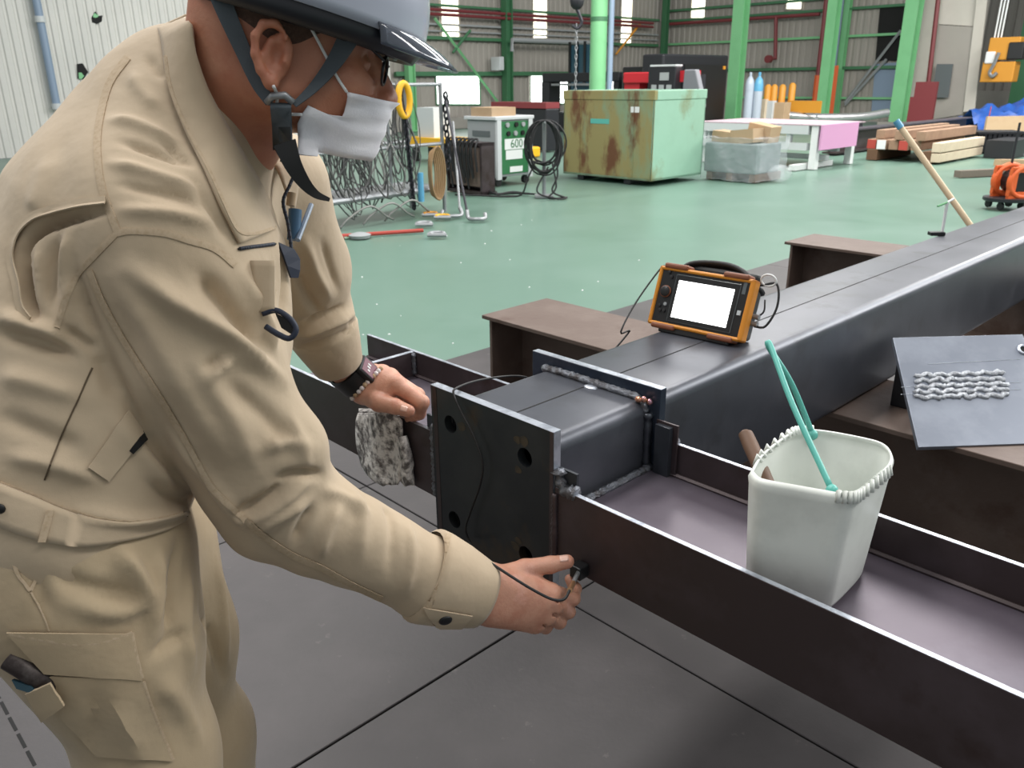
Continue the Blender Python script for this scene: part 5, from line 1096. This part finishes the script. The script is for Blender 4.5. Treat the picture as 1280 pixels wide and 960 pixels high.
palm = [(RA, RW_, .034, .03, .01, UPW), (RW_, S(618, 742, 1.198), .03, .026, .02, UPW)]
for i in range(4): palm.append((S(614, 724+13*i, 1.197), MC[i]+(MC[i]-S(610, 738+6*i, 1.195))*-.06, .022, .0165, .02, None))
palm.append((S(640, 730, 1.215), S(664, 728, 1.232), .017, .012, .02, None))
def knuck(F_):
    for i in range(4): F_.ell(MC[i]-np.array(CF)*.006, (.0095,)*3, None, .01)
    for i in range(3): F_.cone((MC[i]+MC[i+1])/2-np.array(CF)*.0175+(PI[i]-MC[i])*.1, (MC[i]+MC[i+1])/2-np.array(CF)*.0165+(PI[i]-MC[i])*.5, .003, .003, .006, cut=True)
allp = np.array([RA, RW_]+MC+PI+DI+TI+[t_[0] for t_ in th])
RV, RQ = hand(allp.min(0)-.045, allp.max(0)+.03, RW_, fing+[th], palm, [knuck])
# left hand: palm down over the flange edge, thumb along the near side
MCl = [S(496, 481, 1.515), S(487, 472, 1.535), S(478, 468, 1.56), S(468, 467, 1.585)]
PIl = [S(527, 503, 1.5), S(522, 494, 1.525), S(513, 488, 1.555), S(502, 484, 1.58)]
DIl = [S(524, 517, 1.52), S(520, 512, 1.55), S(512, 506, 1.575), S(502, 500, 1.595)]
TIl = [S(512, 523, 1.545), S(509, 519, 1.57), S(500, 514, 1.595), S(492, 508, 1.61)]
fl = [[(MCl[i], .0155), (PIl[i], .0142-.0006*i), (DIl[i], .0118-.0006*i), (TIl[i], .0098-.0005*i)] for i in range(4)]
thl = [(S(461, 496, 1.528), .018), (S(474, 503, 1.505), .0175), (S(494, 508, 1.49), .0145), (S(511, 514, 1.48), .0115)]
LW_ = S(454, 482, 1.55); LA = S(424, 455, 1.51)
palml = [(LA, LW_, .031, .03, .01, None)]
for i in range(4): palml.append((S(456, 485-3*i, 1.553), MCl[i], .022, .018, .02, None))
palml.append((S(458, 490, 1.543), S(482, 494, 1.52), .02, .015, .02, None))
def knuckl(F_):
    for i in range(4): F_.ell(MCl[i]+np.array(CU)*.004, (.011,)*3, None, .01)
allp = np.array([LA, LW_]+MCl+PIl+DIl+TIl+[t_[0] for t_ in thl])
LV, LQ = hand(allp.min(0)-.045, allp.max(0)+.03, LW_, fl+[thl], palml, [knuckl])
# ---------------------------------------------------------------- trunk under the clothes
U = Field((-.80, .6, .05), (.02, 1.64, 1.5), .011)
U.chain([(S(98, 650, 1.02), .1), (S(112, 520, 1.04), .115), (S(150, 380, 1.07), .125), (S(182, 285, 1.08), .125), (S(228, 185, 1.07), .085), (NB, .056)], .03, (LAT, 1.28))
U.chain([(S(215, 290, .95), .06), (S(252, 450, .965), .052), (S(352, 618, 1.045), .044), (S(440, 667, 1.09), .04), (S(535, 722, 1.15), .034), (RW_, .028)], .03)
U.chain([(S(335, 240, 1.26), .055), (S(392, 385, 1.44), .045), (S(418, 446, 1.505), .034), (LW_, .028)], .03)
for L_, foot in ((rl, (-.45, .80)), (ll, (-.47, 1.02))):
    e = L_[-1][0]; kn = np.array([e[0]+.01, e[1]*.5+foot[1]*.5, .5])
    U.chain([(L_[0][0], .09), (L_[1][0], .075), (e, .062), (kn, .056), (np.array([foot[0], foot[1], .1]), .042)], .03); U.cone(np.array([foot[0]-.03, foot[1], .07]), np.array([foot[0]+.14, foot[1]+.02, .055]), .042, .036, .03)
UV, UQ = U.mesh(2)
allV = []; allQ = []; mi = []; o_ = 0
for v_, q_, m_ in ((UV, UQ, 0), (GV, GQ, 0), (RV, RQ, 1), (LV, LQ, 1)): allV.append(v_); allQ.append(q_+o_); mi.append(np.full(len(q_), m_)); o_ += len(v_)
def npmesh(name, V, Q, mats, parent=None, idx=None):
    me = bpy.data.meshes.new(name); me.vertices.add(len(V)); me.vertices.foreach_set('co', np.asarray(V, np.float32).ravel())
    me.loops.add(len(Q)*4); me.loops.foreach_set('vertex_index', np.asarray(Q, np.int32).ravel()); me.polygons.add(len(Q))
    me.polygons.foreach_set('loop_start', np.arange(0, len(Q)*4, 4, dtype=np.int32)); me.polygons.foreach_set('use_smooth', np.ones(len(Q), bool))
    for m_ in mats: me.materials.append(m_)
    if idx is not None: me.polygons.foreach_set('material_index', np.asarray(idx, np.int32))
    me.update(calc_edges=True); me.validate()
    o = bpy.data.objects.new(name, me); COL.objects.link(o)
    if parent is not None: o.parent = parent; o.matrix_parent_inverse = parent.matrix_basis.inverted()
    return o
man = npmesh('person', np.concatenate(allV), np.concatenate(allQ), [SKIN, HANDSKIN], None, np.concatenate(mi))
tag(man, 'person in khaki workwear, white helmet and face mask bending over the steel column', 'person')
jk = npmesh('jacket', JV, JQ, [CLOTH], man); tr = npmesh('trousers', KV, KQ, [TCLOTH], man)
# ---------------------------------------------------------------- boots
for foot in ((-.45, .80), (-.47, 1.02)):
    F_ = Field((foot[0]-.12, foot[1]-.09, -.002), (foot[0]+.26, foot[1]+.11, .24), .006)
    F_.cone((foot[0]-.035, foot[1], .06), (foot[0]+.15, foot[1]+.02, .05), .052, .046, .03, (np.array([0, 0, 1.]), .95)); F_.cone((foot[0], foot[1], .07), (foot[0], foot[1], .2), .058, .062, .03)
    F_.d[:, :, :2] = .05
    v_, q_ = F_.mesh(2); npmesh('boot', v_, q_, [MT['rubber']], man)
# ---------------------------------------------------------------- seams, pockets, cuffs
def rib(pts, hw=3.5, lift=.0012, nm='seam', m=None, **k): return ribbon(nm, JT, pts, hw, lift, m or SEAM, jk, stitch=.0006, **k)
rib([(160, 72), (137, 105), (125, 150), (122, 187), (128, 237), (147, 290)], 4.5, nm='shoulder_seam')
rib([(148, 290), (119, 320), (97, 344), (84, 369), (75, 397), (71, 410)], 3.5, nm='armhole_seam')
rib([(146, 292), (165, 289), (206, 292), (237, 301), (268, 311), (294, 332)], 4, nm='armhole_seam')
rib([(113, 338), (128, 375), (150, 416), (175, 456), (203, 500), (231, 547), (259, 600), (277, 622), (319, 660), (360, 690), (400, 708), (440, 730), (478, 748)], 3.6, lift=.0022, nm='sleeve_seam')
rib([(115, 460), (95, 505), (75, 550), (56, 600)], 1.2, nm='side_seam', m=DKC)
yo = ribbon('back_yoke_flap', T, [(133, 251), (100, 255), (66, 263), (42, 272), (24, 290), (16, 312), (16, 330), (22, 355), (27, 384), (38, 400)][::-1], 5, .003, CLOTH, jk, thick=.0015, cols=4, edge_lift=.0055)
rib([(0, 604), (40, 618), (75, 633), (120, 648), (165, 653), (205, 648), (236, 640)], 2.2, nm='hem_seam')
pk = patch('pocket_welt', JT, ((158, 514), (180, 545), (135, 601), (109, 585)), 6, 10, .0022, CLOTH, jk)
patch('pocket_opening', JT, ((179, 537), (184, 547), (166, 566), (161, 562)), 3, 5, .003, MT['dark'], jk)
# lower band of the jacket with a tab and a dark press stud
band = []
D_ = dense([(-20, 598), (0, 605), (40, 620), (75, 635), (120, 650), (165, 655), (205, 650), (238, 641)], 8); E_ = dense([(-25, 650), (0, 660), (35, 672), (70, 680), (110, 684), (160, 676), (205, 664), (232, 652)], 8)
n_ = 30; rows = []
for i in range(n_+1):
    a_ = D_[min(int(i/n_*(len(D_)-1)), len(D_)-1)]; c_ = E_[min(int(i/n_*(len(E_)-1)), len(E_)-1)]; row = []
    for j in range(6):
        v = j/5; x, y = a_[0]*(1-v)+c_[0]*v, a_[1]*(1-v)+c_[1]*v
        p1 = hit(JT, x, y)[0]; p2 = hit(KT, x, y)[0]; dd = min(dep(p1) if p1 else 9, dep(p2)); row.append(Pd(x, y, min(dd, 1.3)-.006))
    rows.append(row)
b = MB(); b.sheet(rows, .003); bd = obj('waist_band', b, CLOTH, jk, smooth=True)
def on_band(x, y, lift): return Pd(x, y, min(dep(hit(JT, x, y)[0]), dep(hit(KT, x, y)[0]))-.006-lift)
b = MB(); b.sheet([[on_band(63+(-5 if j else 5)*1 - k*5.5, 638+k*20, .002) for j in (0, 1)] for k in range(3)], .0018); obj('belt_loop', b, SEAM, bd)
b = MB(); q = on_band(0, 636, .001); b.ball(q, .006, (1, .5, 1), 12); obj('press_stud', b, MT['black'], bd, smooth=True)
# right cuff
def ringpts(c, ax, r, n=28, up=(0, 0, 1), ry=1.0):
    ax = Vector(ax).normalized(); u = Vector(up)-ax*ax.dot(Vector(up)); u.normalize(); w_ = ax.cross(u)
    return [Vector(c)+u*(r*ry*math.cos(2*math.pi*i/n))+w_*(r*math.sin(2*math.pi*i/n)) for i in range(n)]
ax = Vector(S(602, 744, 1.188))-Vector(S(530, 718, 1.147))
cf = thing('tmp', 'x', 'x', (0, 0, 0)); bpy.data.objects.remove(cf)
rows = [ringpts(S(530, 718, 1.147)*(1-t_)+S(602, 744, 1.188)*t_, ax, r_, up=(0, 0, 1), ry=1.06) for t_, r_ in ((-.05, .059), (0, .064), (.06, .0648), (.15, .0642), (.5, .0585), (.93, .0485), (1.0, .0465), (.99, .044), (.6, .050), (.0, .058))]
b = MB(); b.sheet(rows, closed=True); cuf = obj('cuff', b, CLOTH, jk, smooth=True)
CV = bvh(np.array([tuple(v) for v in b.v]), np.array(b.f))
ribbon('cuff_seam', CV, [(561, 668), (556, 690), (548, 720), (538, 752), (531, 768)], 3.2, .001, SEAM, cuf, stitch=.0005)
patch('cuff_tab', CV, ((531, 758), (590, 768), (577, 783), (541, 783)), 8, 4, .0025, CLOTH, cuf, .002)
q, nq = hit(CV, 556, 772, .005); b = MB(); R3 = Vector(nq).to_track_quat('Z', 'Y').to_matrix(); b.ball(q, .0095, (1, 1, .35), 16, R3); obj('press_stud', b, MT['black'], cuf, smooth=True)
# left cuff turned back
axl = Vector(S(428, 462, 1.52))-Vector(S(404, 412, 1.46))
rows = [ringpts(S(402, 408, 1.46)*(1-t_)+S(424, 457, 1.512)*t_, axl, r_) for t_, r_ in ((0, .05), (.05, .062), (.15, .064), (.5, .057), (.95, .047), (1, .044), (.95, .041), (.3, .045))]
b = MB(); b.sheet(rows, closed=True); obj('cuff', b, CLOTH, jk, smooth=True)
# collar
cin = [(232, 20, 1.07), (238, 30, 1.0), (244, 62, .955), (258, 105, .935), (276, 140, .93), (298, 178, .945), (318, 212, .965), (338, 250, .985), (352, 290, 1.0)]
cou = [(196, 34, 1.08), (201, 52, .99), (206, 90, .94), (217, 130, .92), (236, 175, .91), (258, 215, .905), (278, 258, .915), (294, 290, .93), (303, 306, .935)]
def near(x, y, lift):
    p1 = hit(JT, x, y)[0]; p2 = hit(GT, x, y)[0]; c = [dep(q_) for q_ in (p1, p2) if abs((q_-CC).normalized().dot(ray(x, y).normalized())) > .99999]
    return Pd(x, y, min(c+[1.1])-lift)
ci2 = dense([(c_[0], c_[1]) for c_ in cin], 9); co2 = dense([(c_[0], c_[1]) for c_ in cou], 9); rows = []; nC = 40
for i in range(nC+1):
    u = i/nC; a_ = ci2[int(u*(len(ci2)-1))]; c_ = co2[int(u*(len(co2)-1))]; p0 = near(a_[0], a_[1], .016); p9 = near(c_[0], c_[1], .009); row = []
    for j in range(9):
        t_ = j/8; q_ = p0.lerp(p9, t_); qs = near(a_[0]*(1-t_)+c_[0]*t_, a_[1]*(1-t_)+c_[1]*t_, .006); dq, ds_ = dep(q_), dep(qs)
        row.append(q_ - (q_-CC).normalized()*(max(dq-ds_, 0)+.007*math.sin(math.pi*t_)))
    rows.append(row)
rows = [[sum((rows[min(max(i+k, 0), nC)][j] for k in (-2, -1, 0, 1, 2)), Vector())/5 for j in range(9)] for i in range(nC+1)]
b = MB(); b.sheet(rows, .0035); cl = obj('collar', b, CLOTH, jk, smooth=True)
CB = bvh(np.array([tuple(v) for v in b.v]), np.array(b.f, dtype=object)) if False else BVHTree.FromPolygons([tuple(v) for v in b.v], b.f)
ribbon('collar_seam', CB, [(207, 70), (211, 100), (221, 132), (240, 172), (262, 214), (282, 258), (298, 288), (318, 292), (345, 284)], 2, .0008, SEAM, cl, stitch=.0005)
# far half of the collar and the open front
fin = [(232, 20, 1.07), (262, 60, 1.14), (300, 130, 1.13), (325, 188, 1.09), (345, 212, 1.07), (360, 250, 1.06)]
fou = [(200, 34, 1.1), (262, 100, 1.2), (330, 165, 1.2), (362, 200, 1.14), (374, 214, 1.1), (366, 270, 1.07)]
fi = pipe_pts([Pd(*p) for p in fin], 4); fo_ = pipe_pts([Pd(*p) for p in fou], 4)
b = MB(); b.sheet([[fi[i].lerp(fo_[i], j/5) for j in range(6)] for i in range(len(fi))], .003); obj('collar_far_side', b, CLOTH, jk, smooth=True)
# zip and front pocket pieces
jd = lambda x, y, l: near(x, y, l)
def teeth(pts, nm, par, r=.0022, n=26):
    P = pipe_pts([Pd(*p) if len(p) == 3 else near(p[0], p[1], .002) for p in pts], 8); b = MB(); b.tube(P, r, 6); o = obj(nm, b, NAVY, par, smooth=True)
    t2 = MB()
    for i in range(0, len(P), 2): t2.box(P[i], (.004, .004, .002))
    obj('zip_teeth', t2, MT['black'], o); return o
teeth([(372, 208, 1.06), (362, 232, 1.04), (354, 252, 1.03), (360, 280, 1.03), (364, 310, 1.03), (362, 322, 1.03)], 'front_zip', jk)
teeth([(300, 311), (312, 309), (328, 307), (343, 305)], 'pocket_zip', jk)
b = MB(); b.sheet([[Pd(346, 303, 1.005), Pd(366, 312, 1.03)], [Pd(352, 318, 1.012), Pd(373, 324, 1.04)], [Pd(357, 332, 1.02), Pd(373, 338, 1.04)], [Pd(362, 347, 1.03), Pd(371, 347, 1.04)]], .003); obj('navy_tab', b, NAVY, jk)
td = dep(near(338, 402, .01)); Pd_ = Pd
Pd = lambda x, y, d: Pd_(x, y, td)
b = MB(); b.tube(pipe_pts([Pd(328, 392, .99), Pd(345, 388, 1.0), Pd(362, 398, 1.02), Pd(370, 412, 1.03), Pd(362, 423, 1.02), Pd(348, 418, 1.0), Pd(332, 408, .99)], 5), .0035, 8); obj('pocket_trim', b, NAVY, jk, smooth=True)
b = MB(); b.sheet([[Pd(344, 391, 1.005), Pd(366, 402, 1.025)], [Pd(352, 410, 1.015), Pd(366, 419, 1.025)]], .001); obj('pocket_lining', b, MT['dark'], jk)
b = MB(); b.sheet([[near(314+30*j/4, 326+i*8, .006) for j in range(5)] for i in range(9)], .003); obj('chest_pocket', b, CLOTH, jk, smooth=True)
Pd = Pd_
# things in the chest pocket
t = thing('marker_pen', 'blue marker with a tan cap in the chest pocket', 'pen', Pd(371, 300, 1.05))
b = MB(); b.tube([Pd(367, 300, 1.05), Pd(369, 262, 1.05)], .0085, 12); obj('barrel', b, mat('pen_blue', (62, 100, 132), .35), t, smooth='auto')
b = MB(); b.tube([Pd(363, 257, 1.05), Pd(365, 241, 1.05)], .0055, 12); obj('cap', b, MT['card'], t, smooth='auto')
b = MB(); b.tube([Pd(372, 300, 1.04), Pd(389, 256, 1.08)], .0035, 8); tag(obj('pencil', b, MT['bluegrey'], smooth='auto'), 'thin grey blue pencil leaning out of the chest pocket', 'pencil')
# trouser details
def tpatch(nm, quad, lift, m=None, par=None, nu=8, nv=8, th_=.002): return patch(nm, KT, quad, nu, nv, lift, m or TCLOTH, par or tr, th_)
pf = tpatch('pocket_flap', ((12, 788), (164, 790), (176, 848), (58, 838)), .004)
pb_ = tpatch('cargo_pocket', ((30, 842), (176, 846), (215, 950), (122, 942)), .0025)
def tr_rib(nm, pts, hw=2.5): return ribbon(nm, KT, pts, hw, .0022, SEAM, tr, stitch=.0005)
tr_rib('side_seam', [(38, 740), (55, 770), (62, 788)], 1.2); tr_rib('pocket_seam', [(10, 672), (22, 715), (38, 738)], 2.2); tr_rib('pocket_seam', [(57, 686), (48, 715), (38, 738)], 2.2)
ribbon('flap_seam', KT, [(14, 790), (60, 798), (90, 803), (125, 801), (163, 789)], 2, .0058, SEAM, pf, stitch=.0005)
ribbon('flap_seam', KT, [(163, 789), (168, 815), (176, 845)], 2, .0058, SEAM, pf, stitch=.0005)
ribbon('pocket_seam', KT, [(178, 850), (195, 900), (215, 948)], 2, .0045, SEAM, pb_, stitch=.0005)
kd = dep(hit(KT, 45, 850)[0])-.006
t = thing('pipe_tool', 'dark round tool handle sticking out of the cargo pocket', 'tool', Pd(40, 845, kd))
b = MB(); b.tube(pipe_pts([Pd(13, 822, kd), Pd(16, 824, kd), Pd(34, 835, kd), Pd(56, 850, kd+.006), Pd(66, 860, kd+.02)], 4), [.008, .0115]+[.0135]*15, 16); obj('handle', b, mat('worn_dark_metal', (62, 54, 52), .45, .6, c2=(110, 104, 100), scale=60), t, smooth='auto')
b = MB(); b.tube([Pd(12.2, 821.5, kd-.0006), Pd(13, 822, kd-.0002)], .005, 12); obj('bore', b, MT['dark'], t)
b = MB(); b.sheet([[Pd(18, 848, kd-.002), Pd(42, 856, kd-.006)], [Pd(24, 859, kd-.002), Pd(46, 866, kd-.006)]], .004); obj('tape', b, mat('tape_blue', (44, 72, 84), .5), t)
tpatch('pocket_lip', ((44, 852), (70, 840), (88, 868), (64, 886)), .015, th_=.003)
# ---------------------------------------------------------------- hair, helmet, mask, glasses
hv = lambda x, y, z: Vector(h(x, y, z))
F_ = Field(HC-np.array([.16, .13, .1]), HC+np.array([.15, .13, .15]), .0035)
F_.ell(h(-.014, 0, .034), (.1035, .0785, .09), HR, 0)
F_.ell(h(.09, 0, -.045), (.085, .12, .075), HR, .006, cut=True); F_.ell(h(.03, 0, -.1), (.1, .12, .075), HR, .006, cut=True)
hvv, hq = F_.mesh(1); npmesh('hair', hvv, hq, [HAIR], man)
hm = bpy.data.objects.new('helmet', None); COL.objects.link(hm); hm.parent = man; hm['label'] = 'white safety helmet with a smoked visor'
TH = HM @ Matrix.Translation((.016, 0, .043)) @ Matrix.Rotation(math.radians(4), 4, 'Y')
def dome(sx, sy, sz, z0, n=40, m=14):
    rows = []
    for i in range(m+1):
        t_ = i/m*math.pi/2; rows.append([(sx*math.cos(t_)*math.cos(2*math.pi*j/n)*(1+.03*math.cos(2*math.pi*j/n)), sy*math.cos(t_)*math.sin(2*math.pi*j/n), z0+sz*math.sin(t_)) for j in range(n)])
    return rows
b = MB(TH); b.sheet([[(1.012*x, 1.012*y, z-.012) for x, y, z in dome(.138, .112, .135, 0)[0]]]+dome(.138, .112, .135, 0), .003, closed=True); obj('shell', b, HELM, hm, smooth=True)
b = MB(TH); r0_ = dome(.136, .110, .135, -.01)[0]; b.sheet([[(x, y, z) for x, y, z in r0_], [(x*1.01, y*1.02, z-.008) for x, y, z in r0_], [(x*.95, y*.985, z-.024) for x, y, z in r0_], [(x*.92, y*.94, z-.024) for x, y, z in r0_], [(x*.94, y*.94, z) for x, y, z in r0_]], closed=True); obj('rim', b, LINER, hm, smooth=True)
b = MB(TH); rr = dome(.108, .084, .1, -.014)[0]; b.sheet([rr, [(x, y, z-.02) for x, y, z in rr]], .002, closed=True); obj('head_band', b, LINER, hm, smooth=True)
b = MB(TH); rows = []
for i in range(7):
    v = i/6; rows.append([((.138+.05*v*max(math.cos(a_*1.5), 0)**.6)*math.cos(a_), (.114+.006*v)*math.sin(a_), -.006-.008*v-.013*v*v) for a_ in [math.radians(-56+112*j/30) for j in range(31)]])
b.sheet(rows, .0022); obj('visor', b, VISOR, hm, smooth=True)
HT = bvh(hvv, hq)
def skin_near(x, y, lift):
    c = []
    for T_ in (GT, HT):
        p_, n_, i_, d_ = T_.ray_cast(CC, ray(x, y).normalized(), 3)
        if p_ is not None: c.append(dep(p_))
    return Pd(x, y, (min(c) if c else .93)-lift)
def strap(pts, wd, m, nm, par, up=None):
    P = pipe_pts([Vector(p) for p in pts], 5); rows = []; n = len(P)
    for i in range(n):
        w_ = wd if not isinstance(wd, (tuple, list)) else wd[0]+(wd[1]-wd[0])*i/(n-1); t_ = (P[min(i+1, n-1)]-P[max(i-1, 0)]).normalized(); s_ = t_.cross(CF).normalized(); rows.append([P[i]-s_*w_/2, P[i]+s_*w_/2])
    b = MB(); b.sheet(rows, .0018); return obj(nm, b, m, par, smooth='auto')
cs = strap([skin_near(272, -12, .006), skin_near(287, 25, .006), skin_near(306, 68, .006), skin_near(322, 104, .007), skin_near(338, 128, .01)], (.022, .012), STRAP, 'chin_strap', hm)
strap([skin_near(438, 44, .012), skin_near(418, 78, .009), skin_near(394, 108, .008), skin_near(368, 132, .012)], (.024, .006), STRAP, 'chin_strap', hm)
b = MB(); b.tube([skin_near(334, 128, .012), skin_near(341, 120, .012), skin_near(356, 119, .012), skin_near(366, 128, .012)], .0042, 8); obj('buckle', b, MT['galv'], cs, smooth=True)
b = MB(); b.sheet([[skin_near(338, 128, .014), skin_near(364, 129, .014)], [skin_near(342, 152, .013), skin_near(365, 152, .013)], [skin_near(344, 182, .016), skin_near(366, 181, .016)]], .007); obj('strap_lock', b, STRAP, cs, smooth=True)
strap([Pd(356, 178, .895), Pd(366, 205, .9), Pd(380, 228, .91), Pd(395, 243, .92), Pd(412, 250, .925)], (.025, .004), BLKW, 'strap_tail', hm)
b = MB(); b.sheet([[Pd(343, 184, .905), Pd(368, 182, .9)], [Pd(352, 200, .94), Pd(374, 205, .94)], [Pd(350, 200, 1.0), Pd(372, 200, 1.02)]], .002); obj('strap_under_chin', b, BLKW, hm, smooth=True)
# mask over the head surface
rows = []; nu, nv = 32, 12
for i in range(nv+1):
    v = i/nv; z = -.047-.064*v; row = []; tm = math.radians(float(np.interp(v, [0, .2, .45, .65, .85, 1], [60, 56, 57, 88, 98, 92])))
    z0_ = z
    for j in range(nu+1):
        a_ = -tm+2*tm*j/nu; z = z0_+.028*max(abs(a_)-.75, 0)/.9*min(max(v-.4, 0)/.25, 1)*(1-1.0*max(v-.65, 0)/.35)-.004*max(abs(a_)-.5, 0)*max(v-.7, 0)/.3; base = hv(.03, 0, z); dr = (hv(.03+math.cos(a_), math.sin(a_), z-.12*v*v)-hv(.03, 0, z)).normalized()
        p, n_, i_, ds = GT.ray_cast(base+dr*.25, -dr, .3)
        r_ = (p-base).length if p else .07
        r_ = max(r_, .060+.036*math.cos(a_)**2-.012*v*v); pleat = .003*(abs(((v*3.2+.25*math.cos(2*a_)) % 1)*2-1)-.5) + .0022*math.sin(7*abs(a_)+2.5*v)*max(abs(a_)-.3, 0)
        row.append(base+dr*(r_+.004+pleat))
    rows.append(row)
b = MB(); b.sheet(rows, .0016); mk = obj('face_mask', b, MASKM, man, smooth=True); mk['label'] = 'white pleated face mask'
MKE = [rows[0][nu], rows[nv][nu]]
b = MB(); b.tube(pipe_pts([rows[0][nu], skin_near(420, 94, .003), skin_near(402, 60, .003), skin_near(388, 34, .003), skin_near(378, 20, .003), skin_near(364, 14, .003)], 5), .0019, 6); obj('ear_loop', b, MT['white'], mk, smooth=True)
b = MB(); b.tube(pipe_pts([rows[nv-3][nu], skin_near(350, 140, .003), skin_near(346, 118, .003), skin_near(342, 108, .003)], 5), .0019, 6); obj('ear_loop', b, MT['white'], mk, smooth=True)
gl = bpy.data.objects.new('glasses', None); COL.objects.link(gl); gl.parent = man; gl['label'] = 'dark framed glasses'
for sd in (1, -1):
    b = MB(HM); b.tube([(.111+.0*math.cos(a_)-.012*abs(math.cos(a_)) if False else .112-.004*math.cos(a_), sd*(.033+.024*math.cos(a_)), -.014+.016*math.sin(a_)) for a_ in [i*math.pi/12 for i in range(24)]], .0018, 6, closed=True); obj('lens_rim', b, MT['black'], gl, smooth=True)
    b = MB(HM); b.tube([(.108, sd*.057, -.004), (.075, sd*.074, .014), (.0, sd*.081, .02)], .0018, 6); obj('temple', b, MT['black'], gl, smooth=True)
b = MB(HM); b.tube([(.115, .01, -.01), (.118, 0, -.007), (.115, -.01, -.01)], .0016, 6); obj('bridge', b, MT['black'], gl, smooth=True)
# finger nails
NAIL = mat('nail', (226, 184, 168), .3)
def nail(T_, cx, cy, dx, dy, hl, hw, par):
    rows = []
    for i in range(6):
        u = i/5*2-1; rows.append([hit(T_, cx+dx*u*hl-dy*v*hw*(1-.3*max(u, 0)**3), cy+dy*u*hl+dx*v*hw*(1-.3*max(u, 0)**3), .0007)[0] for v in (-1, -.5, 0, .5, 1)])
    b = MB(); b.sheet(rows, .0006); obj('nail', b, NAIL, par, smooth=True)
nail(bvh(RV, RQ), 705, 698, .995, -.1, 5.5, 4, man); nail(bvh(LV, LQ), 505, 511, .96, .28, 4.2, 3.6, man)
# wrist band and beads on the left wrist
axw = Vector(LW_)-Vector(LA)
wt = bpy.data.objects.new('watch', None); COL.objects.link(wt); wt.parent = man; wt['label'] = 'black wrist watch with a maroon face'
wc = Vector(LW_)-axw*.48
b = MB(); b.sheet([ringpts(wc+axw.normalized()*o_, axw, r_) for o_, r_ in ((-.02, .0335), (-.018, .0375), (.018, .0375), (.02, .0335))], closed=True); obj('band', b, MT['black'], wt, smooth='auto')
wn = (-CF*.72+CU*.62+CR*.08); wn = (wn-axw.normalized()*wn.dot(axw.normalized())).normalized(); ws = axw.normalized().cross(wn)
WM = Matrix((axw.normalized(), ws, wn)).transposed().to_4x4(); WM.translation = wc+wn*.036
b = MB(WM); b.bb(-.021, .021, -.02, .02, -.004, .008); obj('case', b, MT['black'], wt, bevel=.004)
b = MB(WM); b.bb(-.016, .016, -.015, .015, .008, .0088); obj('dial', b, mat('maroon', (104, 40, 62), .4), wt, bevel=.0005)
for k, (u, v, l_) in enumerate(((-.006, -.006, .011), (-.006, -.0, .011), (-.003, .0065, .008))): b = MB(WM); b.bb(u, u+l_*.7, v-.0016, v+.0016, .0088, .0094); obj('dial_mark', b, MT['white'], wt)
BEAD = mat('clear_bead', (214, 206, 206), .15, spec=.8)
br = bpy.data.objects.new('bead_bracelet', None); COL.objects.link(br); br.parent = man; br['label'] = 'bracelet of clear and amber beads'
LT = bvh(LV, LQ); bc = Vector(LW_)-axw*.02; bead_pts = []
for k in range(13):
    u = k/12; x = 476*(1-u)**2+2*458*u*(1-u)+432*u*u; y = 461*(1-u)**2+2*478*u*(1-u)+507*u*u
    r_ = LT.ray_cast(CC, ray(x, y).normalized(), 4.0)
    if r_[0] is not None: bead_pts.append(r_[0]-ray(x, y).normalized()*.003)
far = [p for p in ringpts(bc, axw, .04, 26) if (p-bc).dot(CF) > .012]
for i, p in enumerate(bead_pts+far): b = MB(); b.ball(p, .0054, n=8); obj('bead', b, BEAD if i % 3 else MT['card'], br, smooth=True)
# probe held in the right hand
pc = onW(724, 713, -.012); t = thing('probe', 'small black ultrasonic probe held against the right bracket flange', 'probe', pc)
b = MB(frame(pc)); b.bb(-.011, .011, -.011, .0115, -.011, .011); obj('body', b, MT['black'], t, bevel=.0025)
b = MB(); e = Vector(cable_tail[-1]); b.tube([e, e+(pc-e)*.35], .0042, 10); obj('connector', b, mat('brass', (206, 160, 120), .3, .8), t, smooth='auto')
b = MB(); b.tube([e+(pc-e)*.35, e+(pc-e)*.9], .0034, 10); obj('connector', b, MT['galv'], t, smooth='auto')
# dirty work glove hanging over the left bracket flange
gm = mat('dirty_glove_cotton', (222, 218, 214), .9, c2=(92, 87, 86), scale=48, amt=.95, lo=.45, hi=.6, c3=(74, 70, 69), scale3=30, bump=.4, bscale=120)
t = thing('work_glove', 'dirty white cotton glove hanging from the left hand over the bracket flange', 'glove', onW(480, 560, -.02))
def flap(px_rows, a0, nm, th_=.004):
    rows = []
    for i, (xl, xr, y) in enumerate(px_rows):
        row = []
        for j in range(13):
            u = j/12; row.append(onW(xl+(xr-xl)*u, y, a0+.006*math.sin(u*7+i*.5)-.004*math.sin(math.pi*u)))
        rows.append(row)
    b = MB(); b.sheet(rows, th_); return obj(nm, b, gm, t, smooth=True)
flap([(448, 494, 516), (446, 503, 525), (446, 504, 540), (447, 503, 555), (450, 503, 568), (453, 503, 580), (460, 502, 592), (468, 501, 600), (480, 498, 606)], -.016, 'palm')
flap([(498, 505, 545), (498, 511, 565), (498, 515, 580), (498, 517, 592), (502, 518, 598), (509, 518, 606)], -.009, 'finger', .006)
b = MB(); b.sheet([[onW(449+38*j/6, 516, -.012), onW(449+38*j/6, 512, .003), onW(452+40*j/6, 508, .018), onW(455+36*j/6, 530, .02)] for j in range(7)], .003); obj('cuff_end', b, gm, t, smooth=True)
